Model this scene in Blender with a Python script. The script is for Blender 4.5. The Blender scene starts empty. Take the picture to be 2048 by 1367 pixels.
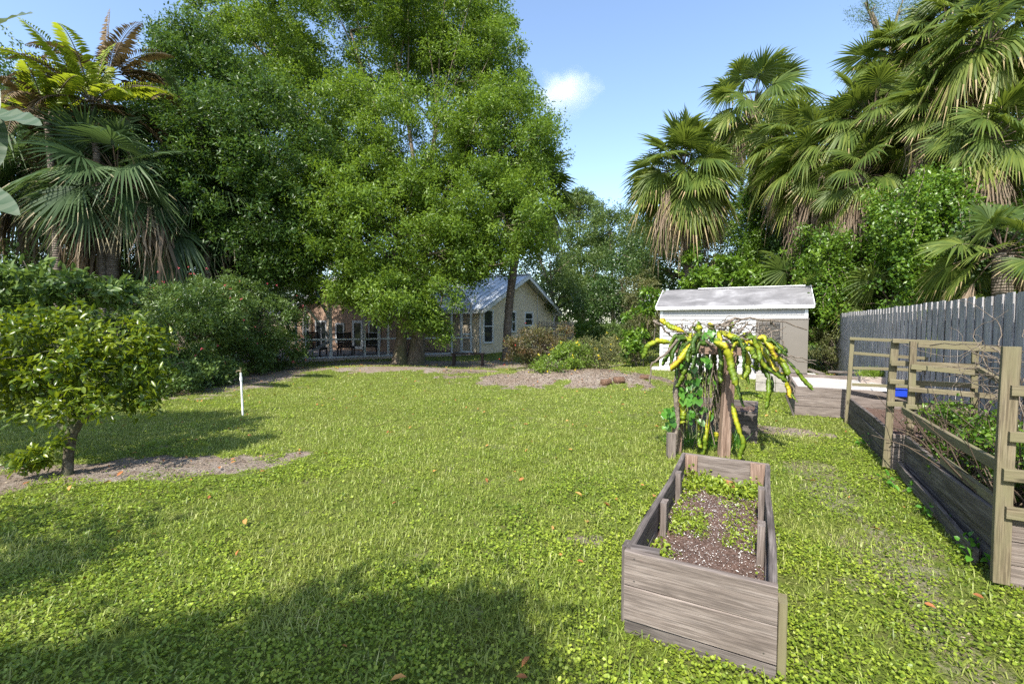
import bpy, math, random
import numpy as np
from mathutils import Vector
R = math.radians
rng = np.random.default_rng(7)
random.seed(7)
sc = bpy.context.scene
col = sc.collection

# ---------------------------------------------------------------- camera
CAMH = 1.6; F = 910.0; PITCH = math.atan(38.0/F)
cam_d = bpy.data.cameras.new("camera"); cam = bpy.data.objects.new("camera", cam_d); col.objects.link(cam)
cam.location = (0, 0, CAMH); cam.rotation_euler = (R(90)-PITCH, 0, 0)
cam_d.sensor_width = 36; cam_d.lens = 36*F/2048; cam_d.clip_start = .05; cam_d.clip_end = 3000
sc.camera = cam
# ---------------------------------------------------------------- light
SUN_EL = R(47); SUN_AZ = (-.43, -.903)           # horizontal direction towards the sun
w = bpy.data.worlds.new("World"); sc.world = w; w.use_nodes = True
nt = w.node_tree; nt.nodes.clear()
out = nt.nodes.new("ShaderNodeOutputWorld"); bg = nt.nodes.new("ShaderNodeBackground"); sky = nt.nodes.new("ShaderNodeTexSky")
sky.sky_type = 'NISHITA'; sky.sun_disc = False; sky.sun_elevation = SUN_EL
sky.sun_rotation = math.atan2(SUN_AZ[0], SUN_AZ[1])
sky.air_density = 1.0; sky.dust_density = .9; sky.ozone_density = 1.3
bg.inputs[1].default_value = .15
nt.links.new(sky.outputs[0], bg.inputs[0]); nt.links.new(bg.outputs[0], out.inputs[0])
sl = bpy.data.lights.new("sun", 'SUN'); sun = bpy.data.objects.new("sun", sl); col.objects.link(sun)
sl.energy = 4.2; sl.angle = R(.53); sl.color = (1, .95, .86)
sd = Vector((-SUN_AZ[0]*math.cos(SUN_EL), -SUN_AZ[1]*math.cos(SUN_EL), -math.sin(SUN_EL)))
sun.rotation_euler = sd.to_track_quat('-Z', 'Y').to_euler()
sc.view_settings.view_transform = 'Standard'; sc.view_settings.look = 'None'
sc.view_settings.exposure = 1.2; sc.view_settings.gamma = 1
sc.cycles.max_bounces = 6; sc.cycles.diffuse_bounces = 3; sc.cycles.glossy_bounces = 2
sc.cycles.transmission_bounces = 4; sc.cycles.transparent_max_bounces = 8; sc.cycles.volume_bounces = 3
sc.cycles.use_denoising = False; sc.cycles.use_adaptive_sampling = False; sc.cycles.sample_clamp_indirect = 3.0; sc.cycles.use_light_tree = False

# ---------------------------------------------------------------- measuring helpers
cp, sp = math.cos(PITCH), math.sin(PITCH)
def ray(px, py):
    x = (px-1024)/F; yu = (683-py)/F
    return np.array([x, cp+yu*sp, -sp+yu*cp])
def at(px, py, d):                       # point seen at that place, d metres ahead
    r = ray(px, py); return r*(d/r[1])+np.array([0, 0, CAMH])
def gp(px, py, z=0.):                    # point at height z
    r = ray(px, py); t = (z-CAMH)/r[2]; return r*t+np.array([0, 0, CAMH])
TH = R(28.5)
U = np.array([math.sin(TH), math.cos(TH), 0.]); V = np.array([math.cos(TH), -math.sin(TH), 0.]); Z = np.array([0, 0, 1.])
def A3(*a): return np.array(a, float)
def unit(a):
    a = np.asarray(a, float); n = np.linalg.norm(a, axis=-1, keepdims=True); return a/np.maximum(n, 1e-9)
def lin(c):                              # sRGB 0-255 to linear
    return tuple([((v/255)/12.92 if v/255 <= .04045 else ((v/255+.055)/1.055)**2.4) for v in c])+(1.,)

# value noise
_perm = rng.random((256, 256))
def vn(x, y):
    xi = np.floor(x).astype(int); yi = np.floor(y).astype(int); fx = x-xi; fy = y-yi
    fx = fx*fx*(3-2*fx); fy = fy*fy*(3-2*fy)
    g = lambda i, j: _perm[i % 256, j % 256]
    return (g(xi, yi)*(1-fx)+g(xi+1, yi)*fx)*(1-fy)+(g(xi, yi+1)*(1-fx)+g(xi+1, yi+1)*fx)*fy
def fbm(x, y, o=4):
    s = 0; a = .5; t = 0
    for k in range(o):
        s = s+a*vn(x*2**k+17*k, y*2**k+31*k); t += a; a *= .5
    return s/t

# ---------------------------------------------------------------- object helpers
def tag(o, label=None, cat=None, group=None, kind=None):
    if label: o['label'] = label
    if cat: o['category'] = cat
    if group: o['group'] = group
    if kind: o['kind'] = kind
    return o
def empty(name, loc, label, cat, group=None, rz=0):
    o = bpy.data.objects.new(name, None); col.objects.link(o); o.location = tuple(loc); o.rotation_euler = (0, 0, rz)
    o.empty_display_size = .2
    return tag(o, label, cat, group)
def link(name, me, mat, parent=None):
    o = bpy.data.objects.new(name, me); col.objects.link(o)
    if mat is not None: me.materials.append(mat)
    if parent is not None:
        o.parent = parent
        o.matrix_parent_inverse = parent_inv(parent)
    return o
from mathutils import Matrix, Euler
def parent_inv(p):
    def mw(q):
        m = Matrix.LocRotScale(q.location, q.rotation_euler, q.scale)
        return (mw(q.parent) @ q.matrix_parent_inverse @ m) if q.parent else m
    return mw(p).inverted()
def fastmesh(name, V_, F_, mat, parent=None, rnd=None, gc=None, smooth=False, extra=None):
    """V_ (n,3), F_ (m,k) uniform k-gons"""
    V_ = np.ascontiguousarray(V_, dtype=np.float32); F_ = np.ascontiguousarray(F_, dtype=np.int32)
    me = bpy.data.meshes.new(name); k = F_.shape[1]; m = len(F_)
    me.vertices.add(len(V_)); me.vertices.foreach_set('co', V_.ravel())
    me.loops.add(m*k); me.loops.foreach_set('vertex_index', F_.ravel())
    me.polygons.add(m); me.polygons.foreach_set('loop_start', np.arange(0, m*k, k, dtype=np.int32))
    try: me.polygons.foreach_set('loop_total', np.full(m, k, dtype=np.int32))
    except Exception: pass
    if smooth: me.polygons.foreach_set('use_smooth', np.ones(m, dtype=bool))
    me.update(calc_edges=True)
    if rnd is not None:
        a = me.attributes.new('rnd', 'FLOAT', 'FACE' if len(rnd) == m else 'POINT'); a.data.foreach_set('value', np.ascontiguousarray(rnd, dtype=np.float32))
    if gc is not None:
        a = me.attributes.new('gc', 'FLOAT_VECTOR', 'POINT'); a.data.foreach_set('vector', np.ascontiguousarray(gc, dtype=np.float32).ravel())
    for nm, arr in (extra or {}).items():
        a = me.attributes.new(nm, 'FLOAT', 'POINT'); a.data.foreach_set('value', np.ascontiguousarray(arr, dtype=np.float32))
    return link(name, me, mat, parent)

class MB:                                 # mixed mesh builder (planks, tubes, boxes)
    def __init__(s): s.v = []; s.f = []; s.g = []; s.n = 0; s.sm = []
    def add(s, v, f, g=None, smooth=False):
        v = np.asarray(v, float); s.v.append(v); s.g.append(v if g is None else np.asarray(g, float))
        s.f += [tuple(int(i)+s.n for i in q) for q in f]; s.sm += [smooth]*len(f); s.n += len(v); return s
    def plank(s, a, b, w, t, up=(0, 0, 1), ch=.004, warp=.0, seg=None, taper=1.):
        a = np.asarray(a, float); b = np.asarray(b, float); L = np.linalg.norm(b-a); d = (b-a)/max(L, 1e-6)
        up = np.asarray(up, float); up = up-d*np.dot(up, d)
        if np.linalg.norm(up) < 1e-4: up = np.array([1., 0, 0])-d*d[0]
        up = unit(up); sd_ = np.cross(d, up)
        seg = seg or max(1, int(L/.35)); ch = min(ch, t*.3, w*.3)
        h, q = w/2, t/2
        pr = [(-h+ch, -q), (h-ch, -q), (h, -q+ch), (h, q-ch), (h-ch, q), (-h+ch, q), (-h, q-ch), (-h, -q+ch)]
        off = np.random.RandomState(random.randrange(1 << 30)).rand(3)*[50, 50, 50]
        vs = []; gs = []; ph = random.random()*6; pw = random.random()*2+1
        for i in range(seg+1):
            tt = i/seg; c = a+(b-a)*tt+sd_*warp*math.sin(ph+tt*pw*3)+up*warp*.6*math.sin(ph*2+tt*pw*2.3)
            k = 1+(taper-1)*tt
            for (x, y) in pr:
                jx = random.uniform(-1, 1)*min(.0015, ch*.35)
                vs.append(c+up*(x*k+jx)+sd_*(y*k)); gs.append((L*tt+off[0], x+off[1], y+off[2]))
        fs = []
        for i in range(seg):
            for j in range(8):
                k2 = (j+1) % 8; fs.append((i*8+j, (i+1)*8+j, (i+1)*8+k2, i*8+k2))
        fs.append(tuple(range(8))); fs.append(tuple(seg*8+j for j in range(7, -1, -1)))
        return s.add(vs, fs, gs)
    def box(s, c, sx, sy, sz, ax=None, ay=None, ch=.004):
        ax = np.asarray(V if ax is None else ax, float)
        c = np.asarray(c, float)
        return s.plank(c-ax*sx/2, c+ax*sx/2, sz, sy, up=Z, ch=ch, seg=1)
    def tube(s, pts, rad, n=8, cap=True, jit=0., smooth=True):
        pts = np.asarray(pts, float); m = len(pts)
        rad = np.full(m, rad) if np.isscalar(rad) else np.asarray(rad, float)
        T = unit(np.gradient(pts, axis=0)); ref = np.array([0, 0, 1.]) if abs(T[0][2]) < .9 else np.array([1., 0, 0])
        N0 = unit(ref-T[0]*np.dot(ref, T[0])); vs = []; gs = []; ln = 0; off = random.random()*40
        for i in range(m):
            if i: ln += np.linalg.norm(pts[i]-pts[i-1])
            N0 = unit(N0-T[i]*np.dot(N0, T[i])); B0 = np.cross(T[i], N0)
            for j in range(n):
                a = 2*math.pi*j/n; r = rad[i]*(1+jit*random.uniform(-1, 1))
                vs.append(pts[i]+(N0*math.cos(a)+B0*math.sin(a))*r); gs.append((ln+off, math.cos(a)*rad[i], math.sin(a)*rad[i]))
        fs = [(i*n+j, i*n+(j+1) % n, (i+1)*n+(j+1) % n, (i+1)*n+j) for i in range(m-1) for j in range(n)]
        s.add(vs, fs, gs, smooth)
        if cap: s.add([vs[j] for j in range(n)], [tuple(range(n-1, -1, -1))], [gs[j] for j in range(n)]); s.add([vs[(m-1)*n+j] for j in range(n)], [tuple(range(n))], [gs[(m-1)*n+j] for j in range(n)])
        return s
    def poly(s, pts, g=None): return s.add(pts, [tuple(range(len(pts)))], g)
    def prism(s, pts, dvec):              # extrude polygon
        pts = np.asarray(pts, float); n = len(pts); q = pts+np.asarray(dvec, float)
        return s.add(np.vstack([pts, q]), [tuple(range(n-1, -1, -1)), tuple(range(n, 2*n))]+[(i, (i+1) % n, n+(i+1) % n, n+i) for i in range(n)])
    def build(s, name, mat, parent=None):
        me = bpy.data.meshes.new(name); v = np.vstack(s.v)
        me.from_pydata(v.tolist(), [], s.f); me.polygons.foreach_set('use_smooth', s.sm); me.update()
        g = np.vstack(s.g).astype(np.float32)
        a = me.attributes.new('gc', 'FLOAT_VECTOR', 'POINT'); a.data.foreach_set('vector', g.ravel())
        return link(name, me, mat, parent)

# ---------------------------------------------------------------- materials
class NT:
    def __init__(s, name):
        s.m = bpy.data.materials.new(name); s.m.use_nodes = True; s.t = s.m.node_tree; s.t.nodes.clear()
        s.out = s.n('ShaderNodeOutputMaterial')
    def n(s, ty, **kw):
        x = s.t.nodes.new(ty)
        for k, v in kw.items(): setattr(x, k, v)
        return x
    def l(s, a, b): s.t.links.new(a, b)
    def put(s, sock, v):
        if hasattr(v, 'is_linked') or hasattr(v, 'links'): s.l(v, sock)
        else: sock.default_value = v
    def attr(s, name, typ='GEOMETRY'):
        a = s.n('ShaderNodeAttribute'); a.attribute_name = name; return a
    def obj(s): return s.n('ShaderNodeTexCoord').outputs['Object']
    def pos(s): return s.n('ShaderNodeNewGeometry').outputs['Position']
    def mapping(s, vec, scale=(1, 1, 1), loc=(0, 0, 0)):
        m = s.n('ShaderNodeMapping'); s.l(vec, m.inputs[0]); m.inputs['Scale'].default_value = scale; m.inputs['Location'].default_value = loc; return m.outputs[0]
    def noise(s, vec, scale, det=4, rough=.55, dist=0.):
        x = s.n('ShaderNodeTexNoise'); s.l(vec, x.inputs['Vector']); x.inputs['Scale'].default_value = scale; x.inputs['Detail'].default_value = det
        x.inputs['Roughness'].default_value = rough; x.inputs['Distortion'].default_value = dist; return x.outputs['Fac']
    def ramp(s, fac, stops):
        r = s.n('ShaderNodeValToRGB'); s.put(r.inputs[0], fac); e = r.color_ramp.elements
        while len(e) < len(stops): e.new(.5)
        for el, (p, c) in zip(e, stops): el.position = p; el.color = c if len(c) == 4 else tuple(c)+(1,)
        return r.outputs[0]
    def mix(s, fac, a, b, mode='MIX'):
        m = s.n('ShaderNodeMix', data_type='RGBA', blend_type=mode); s.put(m.inputs[0], fac); s.put(m.inputs[6], a); s.put(m.inputs[7], b); return m.outputs[2]
    def math(s, op, a, b=0., c=None):
        m = s.n('ShaderNodeMath', operation=op); s.put(m.inputs[0], a); s.put(m.inputs[1], b)
        if c is not None: s.put(m.inputs[2], c)
        return m.outputs[0]
    def bump(s, h, strength=.3, dist=.01):
        b = s.n('ShaderNodeBump'); s.l(h, b.inputs['Height']); b.inputs['Strength'].default_value = strength; b.inputs['Distance'].default_value = dist; return b.outputs[0]
    def pbr(s, colr, rough=.7, spec=.5, metal=0., normal=None):
        p = s.n('ShaderNodeBsdfPrincipled'); s.put(p.inputs['Base Color'], colr); s.put(p.inputs['Roughness'], rough)
        p.inputs['Specular IOR Level'].default_value = spec; p.inputs['Metallic'].default_value = metal
        if normal is not None: s.l(normal, p.inputs['Normal'])
        return p
    def done(s, sh): s.l(sh if not hasattr(sh, 'outputs') else sh.outputs[0], s.out.inputs[0]); return s.m
def g(v): return (v, v, v, 1.)
def c3(r, g_, b): return (r, g_, b, 1.)

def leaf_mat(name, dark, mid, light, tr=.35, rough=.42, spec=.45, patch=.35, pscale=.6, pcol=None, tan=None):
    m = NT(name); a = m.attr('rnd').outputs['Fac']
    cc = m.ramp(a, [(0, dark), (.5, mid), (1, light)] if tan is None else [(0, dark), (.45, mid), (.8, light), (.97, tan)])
    nz = m.noise(m.pos(), pscale, 2)
    cc = m.mix(m.math('MULTIPLY', m.ramp(nz, [(.4, g(0)), (.65, g(1))]), patch), cc, pcol or light)
    p = m.pbr(cc, rough, spec)
    t = m.n('ShaderNodeBsdfTranslucent'); hs = m.mix(.55, cc, c3(min(1, light[0]*1.35), min(1, light[1]*1.4), light[2]*.7)); m.l(hs, t.inputs[0])
    x = m.n('ShaderNodeMixShader'); x.inputs[0].default_value = tr; m.l(p.outputs[0], x.inputs[1]); m.l(t.outputs[0], x.inputs[2])
    return m.done(x)

def wood_mat(name, base, dark, lightc, green=None, streak=.5, rough=.85, stain=.5, knots=True):
    m = NT(name); gc = m.attr('gc').outputs['Vector']
    n1 = m.noise(m.mapping(gc, (2.6, 34, 34)), 1.0, 7, .65, .5)
    n2 = m.noise(m.mapping(gc, (5, 130, 130)), 1.0, 4, .6)
    n3 = m.noise(m.mapping(gc, (1.6, 5, 5)), 1.2, 4, .6)
    cc = m.ramp(n1, [(.28, dark), (.5, base), (.72, lightc)])
    cc = m.mix(m.math('MULTIPLY', m.ramp(n2, [(.42, g(1)), (.56, g(0))]), streak), cc, tuple(v*.45 for v in dark[:3])+(1,))
    cc = m.mix(m.math('MULTIPLY', m.ramp(n3, [(.48, g(0)), (.68, g(1))]), stain), cc, tuple(v*.5 for v in dark[:3])+(1,))
    if green: cc = m.mix(m.ramp(m.noise(m.mapping(gc, (2.2, 9, 9), (7, 3, 1)), 1, 4), [(.35, g(0)), (.6, g(1))]), cc, green)
    n4 = m.noise(m.mapping(gc, (3.5, 14, 14), (3, 9, 4)), 1.0, 5, .7, 1.2)
    cc = m.mix(m.math('MULTIPLY', m.ramp(n4, [(.56, g(0)), (.72, g(1))]), stain), cc, tuple(v*.42 for v in dark[:3])+(1,))
    hgt = m.math('ADD', n2, m.math('MULTIPLY', n1, .8))
    if knots:
        v = m.n('ShaderNodeTexVoronoi'); m.l(m.mapping(gc, (2.1, 7, 7)), v.inputs['Vector']); v.inputs['Scale'].default_value = 1.
        k = m.ramp(v.outputs['Distance'], [(.05, g(1)), (.11, g(0))]); cc = m.mix(m.math('MULTIPLY', k, .75), cc, tuple(v_*.35 for v_ in dark[:3])+(1,))
    return m.done(m.pbr(cc, rough, .25, normal=m.bump(hgt, .55, .004)))

def simple_mat(name, c, rough=.6, spec=.4, metal=0., var=.12, scale=6., bump=.0):
    m = NT(name); n = m.noise(m.obj(), scale, 5); n2 = m.noise(m.obj(), scale*7, 4)
    cc = m.mix(m.ramp(n, [(.35, g(0)), (.7, g(1))]), tuple(v*(1-var) for v in c[:3])+(1,), tuple(min(1, v*(1+var)) for v in c[:3])+(1,))
    return m.done(m.pbr(cc, rough, spec, metal, m.bump(n2, bump, .01) if bump else None))

# leaves: green albedos are real-world ones, save the shaded oak copy
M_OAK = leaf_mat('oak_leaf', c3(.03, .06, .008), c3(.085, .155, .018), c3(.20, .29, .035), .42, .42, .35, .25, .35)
M_OAK2 = leaf_mat('oak_leaf_shade', c3(.017, .042, .009), c3(.046, .10, .017), c3(.12, .19, .034), .34, .4, .35, .2, .35)  # oak leaf copy darkened, the left crown's shade put into its colour
M_PALM = leaf_mat('sabal_leaf', c3(.03, .06, .012), c3(.075, .12, .022), c3(.19, .23, .045), .38, .48, .28, .3, .7, c3(.15, .19, .035), tan=c3(.42, .32, .17))
M_PALMB = leaf_mat('bluish_fan_leaf', c3(.02, .04, .018), c3(.045, .085, .032), c3(.10, .15, .06), .32, .48, .3, .2, .7, tan=c3(.38, .32, .2))
M_DEAD = leaf_mat('dead_palm_leaf', c3(.08, .055, .038), c3(.20, .15, .105), c3(.38, .30, .22), .15, .8, .2, .2, .7)
M_AREC = leaf_mat('areca_leaf', c3(.05, .10, .01), c3(.17, .25, .02), c3(.38, .42, .04), .45, .4, .45, .4, .8)
M_BROWNFR = leaf_mat('dry_frond_leaf', c3(.05, .035, .02), c3(.13, .09, .05), c3(.24, .17, .09), .15, .7, .2, .2)
M_CIT = leaf_mat('citrus_leaf', c3(.02, .05, .006), c3(.06, .115, .010), c3(.25, .30, .018), .38, .33, .5, .25, 2.)
M_HEDGE = leaf_mat('shrub_leaf', c3(.03, .06, .015), c3(.075, .14, .03), c3(.17, .24, .06), .35, .38, .5, .3, 1.)
M_DARK = leaf_mat('understory_leaf', c3(.015, .035, .008), c3(.035, .08, .016), c3(.08, .14, .03), .25, .4, .5, .3, .4)
M_BG = leaf_mat('woodland_leaf', c3(.025, .055, .014), c3(.06, .11, .025), c3(.14, .19, .045), .35, .45, .4, .4, .25)
M_BGY = leaf_mat('brown_green_leaf', c3(.04, .05, .02), c3(.09, .11, .035), c3(.2, .19, .07), .25, .5, .3, .4, .5)
M_VINE = leaf_mat('vine_leaf', c3(.02, .055, .008), c3(.06, .14, .014), c3(.17, .27, .028), .38, .38, .5, .35, .7)
M_YFLSH = leaf_mat('yellow_green_leaf', c3(.05, .09, .012), c3(.11, .19, .02), c3(.22, .30, .04), .35, .4, .4, .3, 1.5)
M_CROT = leaf_mat('croton_leaf', c3(.05, .035, .02), c3(.07, .085, .025), c3(.16, .15, .05), .25, .45, .4, .4, 2., c3(.16, .05, .03))
M_BIG = leaf_mat('banana_leaf', c3(.03, .05, .025), c3(.06, .10, .05), c3(.14, .17, .11), .3, .4, .4, .2)
M_HEART = leaf_mat('heart_leaf', c3(.03, .11, .012), c3(.07, .21, .02), c3(.13, .30, .04), .35, .35, .5, .2, 4.)
M_TWIG = leaf_mat('dry_twig', c3(.07, .05, .035), c3(.17, .13, .09), c3(.36, .3, .22), 0., .8, .2, .2)
M_GRASS = leaf_mat('grass_blade', c3(.07, .11, .018), c3(.21, .28, .036), c3(.48, .49, .20), .35, .45, .35, .45, .8, c3(.27, .28, .07))
M_GCOV = leaf_mat('ground_cover_leaf', c3(.055, .105, .012), c3(.175, .25, .023), c3(.36, .43, .05), .34, .42, .4, .4, 1.1, c3(.22, .29, .03))
M_LITTER = leaf_mat('fallen_leaf', c3(.20, .07, .025), c3(.38, .15, .05), c3(.5, .28, .08), .1, .6, .3, .1)
M_PINK = leaf_mat('pink_petal', c3(.5, .05, .08), c3(.65, .10, .15), c3(.75, .25, .3), .3, .6, .2, .1)
M_RED = leaf_mat('red_petal', c3(.35, .02, .015), c3(.5, .04, .03), c3(.6, .1, .06), .3, .6, .2, .1)
M_YEL = leaf_mat('yellow_petal', c3(.6, .42, .02), c3(.75, .58, .03), c3(.8, .7, .1), .3, .6, .2, .1)
M_WHITE_FL = simple_mat('pale_chip', (.6, .57, .53), .8)

W_GREY = wood_mat('weathered_grey_wood', c3(.205, .17, .148), c3(.125, .10, .086), c3(.29, .25, .225), streak=.55, stain=.3)
W_DARK = wood_mat('dark_weathered_shaded_wood', c3(.135, .115, .105), c3(.06, .05, .045), c3(.24, .21, .19), streak=.5, stain=.5)  # old dark timber, also bed side walls with their shade put into the colour
W_TAN = wood_mat('treated_tan_wood', c3(.20, .165, .105), c3(.11, .085, .055), c3(.29, .25, .18), c3(.165, .15, .085), streak=.6, stain=.15)
W_BROWN = wood_mat('brown_treated_post', c3(.27, .185, .14), c3(.12, .075, .055), c3(.40, .30, .24), streak=.4, stain=.2)
W_FENCE = wood_mat('fence_board_wood', c3(.39, .375, .375), c3(.26, .25, .25), c3(.52, .50, .50), streak=.45, stain=.4)
W_PICK = wood_mat('picket_wood', c3(.36, .32, .28), c3(.2, .17, .14), c3(.5, .45, .4), streak=.3, stain=.2)
W_LOUNGE = wood_mat('lounger_wood', c3(.05, .035, .028), c3(.02, .015, .012), c3(.09, .065, .05), streak=.3, stain=.2, knots=False)

def bark_mat(name, a, b, c, sc_=(9, 9, 2.5), rings=None, moss=None):
    m = NT(name); p = m.obj(); n = m.noise(m.mapping(p, sc_), 1.6, 6, .65, .6); n2 = m.noise(p, 1.5, 3)
    cc = m.ramp(n, [(.3, a), (.52, b), (.72, c)]); h = n
    if rings:
        wv = m.n('ShaderNodeTexWave', bands_direction='Z'); m.l(p, wv.inputs['Vector']); wv.inputs['Scale'].default_value = rings
        wv.inputs['Distortion'].default_value = 2.5; wv.inputs['Detail'].default_value = 3
        cc = m.mix(m.math('MULTIPLY', wv.outputs['Fac'], .55), cc, a); h = m.math('ADD', n, wv.outputs['Fac'])
    if moss: cc = m.mix(m.ramp(n2, [(.42, g(0)), (.62, g(.8))]), cc, moss)
    return m.done(m.pbr(cc, .9, .2, normal=m.bump(h, .8, .02)))
B_OAK = bark_mat('oak_bark', c3(.06, .045, .035), c3(.16, .125, .095), c3(.3, .26, .2), moss=c3(.12, .12, .06))
B_PALM = bark_mat('palm_bark', c3(.07, .055, .045), c3(.17, .14, .115), c3(.3, .26, .22), (4, 4, 10), 5.)
B_CIT = bark_mat('citrus_bark', c3(.035, .03, .022), c3(.10, .085, .06), c3(.24, .22, .17), (22, 22, 9), moss=c3(.10, .13, .05))
B_TWIG = bark_mat('twig_bark', c3(.08, .06, .045), c3(.17, .14, .11), c3(.32, .27, .22), (20, 20, 20))

# ================================================================ GROUND
def ell(x, y, cx, cy, ax, ay, ang=0.):
    ca, sa = math.cos(ang), math.sin(ang); dx = x-cx; dy = y-cy
    return 1-np.sqrt(((dx*ca+dy*sa)/ax)**2+((-dx*sa+dy*ca)/ay)**2)
def smooth(v, a, b):
    t = np.clip((v-a)/(b-a), 0, 1); return t*t*(3-2*t)
def gz(x, y):
    x = np.asarray(x, float); y = np.asarray(y, float)
    h = .03*(fbm(x*.5+3, y*.5, 3)-.5)+.05*(fbm(x*.13, y*.13+9, 2)-.5)*smooth(y, 6, 14)
    h = h+.32*smooth(ell(x, y, 1.7, 12.8, 3.6, 2.0, -.1), 0, .9)+.16*smooth(ell(x, y, -4.2, 14.6, 4.5, 2.6), 0, .9)
    return h
def dirtmask(x, y):
    n = fbm(x*1.6, y*1.6, 4)-.5; n2 = fbm(x*5+5, y*5, 3)-.5
    d = np.zeros_like(x)
    def add(cx, cy, ax, ay, ang=0, s=1., k=1.3):
        nonlocal d
        d = np.maximum(d, smooth(ell(x, y, cx, cy, ax, ay, ang)+k*n+.8*n2, 0, .35)*s)
    add(-3.9, 5.0, 2.0, .55, .22, 1., .9)          # sandy strip under the citrus
    add(-5.4, 4.5, 1.2, .5, .1, 1., .8)
    add(1.5, 12.3, 3.3, 1.3, -.05, 1., 1.5)        # mulched mound
    add(-3.4, 14.6, 4.2, .9, .05, .9, 1.1)
    add(-3.0, 17.5, 6.5, 2.2, 0, .8, 1.)
    add(-7.6, 13.5, 1.6, 4.5, .1, .9, .8)
    add(3.2, 4.5, .3, 1.0, -.5, .38, 2.0)           # worn path beside right beds
    add(2.6, 3.1, .3, .6, -.5, .4, 2.0)
    add(2.2, 2.2, .2, .4, -.4, .35, 2.)
    add(3.8, 6.8, 1.0, .35, -.4, .7, 1.)
    add(.55, 3.3, .16, .10, 0, .5, .8)
    pass
    d = np.maximum(d, .30*smooth(fbm(x*2.9+40, y*2.9, 4), .64, .74))
    return d
def edge_grid():
    ys = np.concatenate([np.arange(-9, 1.2, .3), np.arange(1.2, 8, .05), np.arange(8, 22, .12), np.arange(22, 45, .8), np.array([46, 60, 90, 150, 300, 600, 1200.])])
    ts = np.concatenate([np.array([-1200, -400, -150, -70, -40., -30]), np.arange(-24, -9, .5), np.arange(-9, 9, .06), np.arange(9, 24, .5), np.array([30, 40., 70, 150, 400, 1200])])
    X, Y = np.meshgrid(ts, ys); return X, Y
X, Y = edge_grid(); Zg = gz(X, Y); D = dirtmask(X, Y)
ny, nx = X.shape; idx = np.arange(ny*nx).reshape(ny, nx)
Fq = np.stack([idx[:-1, :-1], idx[:-1, 1:], idx[1:, 1:], idx[1:, :-1]], -1).reshape(-1, 4)
m = NT('lawn_soil'); p = m.pos()
n1 = m.noise(p, 1.7, 5); n2 = m.noise(p, 38, 5, .65); n3 = m.noise(p, 130, 4, .7); n4 = m.noise(p, 6, 4)
gr = m.ramp(n2, [(.3, c3(.045, .06, .012)), (.5, c3(.10, .14, .018)), (.7, c3(.18, .21, .045))])
gr = m.mix(m.ramp(n4, [(.45, g(0)), (.7, g(.55))]), gr, c3(.12, .10, .05))
di = m.ramp(n3, [(.3, c3(.13, .105, .085)), (.5, c3(.26, .225, .19)), (.7, c3(.46, .41, .36))])
di = m.mix(m.ramp(n4, [(.4, g(0)), (.6, g(.7))]), di, c3(.17, .125, .095))
dm = m.attr('dirt').outputs['Fac']
dd = m.ramp(m.math('ADD', dm, m.math('MULTIPLY', m.math('SUBTRACT', n2, .5), 1.0)), [(.25, g(0)), (.55, g(1))])
di = m.mix(m.ramp(m.noise(p, .9, 3), [(.35, g(0)), (.6, g(.7))]), di, c3(.20, .15, .11)); cc = m.mix(dd, gr, di)
M_GROUND = m.done(m.pbr(cc, .95, .15, normal=m.bump(m.math('ADD', n2, n3), .7, .02)))
go = fastmesh('ground', np.stack([X, Y, Zg], -1).reshape(-1, 3), Fq, M_GROUND, smooth=True, extra={'dirt': D.ravel()})
tag(go, 'flat garden lawn with sandy worn patches and a low mulched mound', 'ground', kind='structure')

# ---- grass and ground cover
def inframe(x, y, m=1.25): return (np.abs(x) < m*y+1.0)
EXC = []                                     # rectangles (corner, along V, along U) kept free of grass
def bed_mask(x, y):
    k = np.zeros(x.shape, bool)
    for (cx, cy, lv, lu) in EXC:
        dx = x-cx; dy = y-cy; a = dx*V[0]+dy*V[1]; b = dx*U[0]+dy*U[1]
        k |= (a > 0) & (a < lv) & (b > 0) & (b < lu)
    return k
def scatter(dens, d0, d1, m=1.22):
    n = int(dens*(d1*d1-d0*d0)*m+dens*2*(d1-d0)); y = np.sqrt(rng.random(n)*(d1*d1-d0*d0)+d0*d0) if d1 > 0 else None
    x = (rng.random(n)*2-1)*(m*y+.6); return x, y
def leaf_tris(P, Ax, Nn, L, W, fold=.12, stations=1):
    """kite leaves, one fold: returns V,F"""
    S = np.cross(Nn, Ax); L = L[:, None]; W = W[:, None]; n = len(P)
    if stations == 1:
        v = np.stack([P, P+Ax*L*.45+S*W*.5+Nn*W*fold, P+Ax*L, P+Ax*L*.45-S*W*.5+Nn*W*fold], 1)
        b = np.arange(n)[:, None]*4
        f = np.concatenate([b+np.array([0, 2, 1])[None], b+np.array([0, 3, 2])[None]], 1).reshape(-1, 3)
        return v.reshape(-1, 3), f, 2
    m1 = P+Ax*L*.3; m2 = P+Ax*L*.68-Nn*L*.03; tip = P+Ax*L-Nn*L*.12
    v = np.stack([P, m1+S*W*.45+Nn*W*fold, m1, m1-S*W*.45+Nn*W*fold, m2+S*W*.42+Nn*W*fold, m2, m2-S*W*.42+Nn*W*fold, tip], 1)
    T = np.array([[0, 2, 1], [0, 3, 2], [1, 2, 5], [1, 5, 4], [2, 3, 6], [2, 6, 5], [4, 5, 7], [5, 6, 7]])
    f = (np.arange(n)[:, None, None]*8+T[None]).reshape(-1, 3)
    return v.reshape(-1, 3), f, 8
def randdir(n):
    v = rng.normal(size=(n, 3)); return unit(v)

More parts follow.
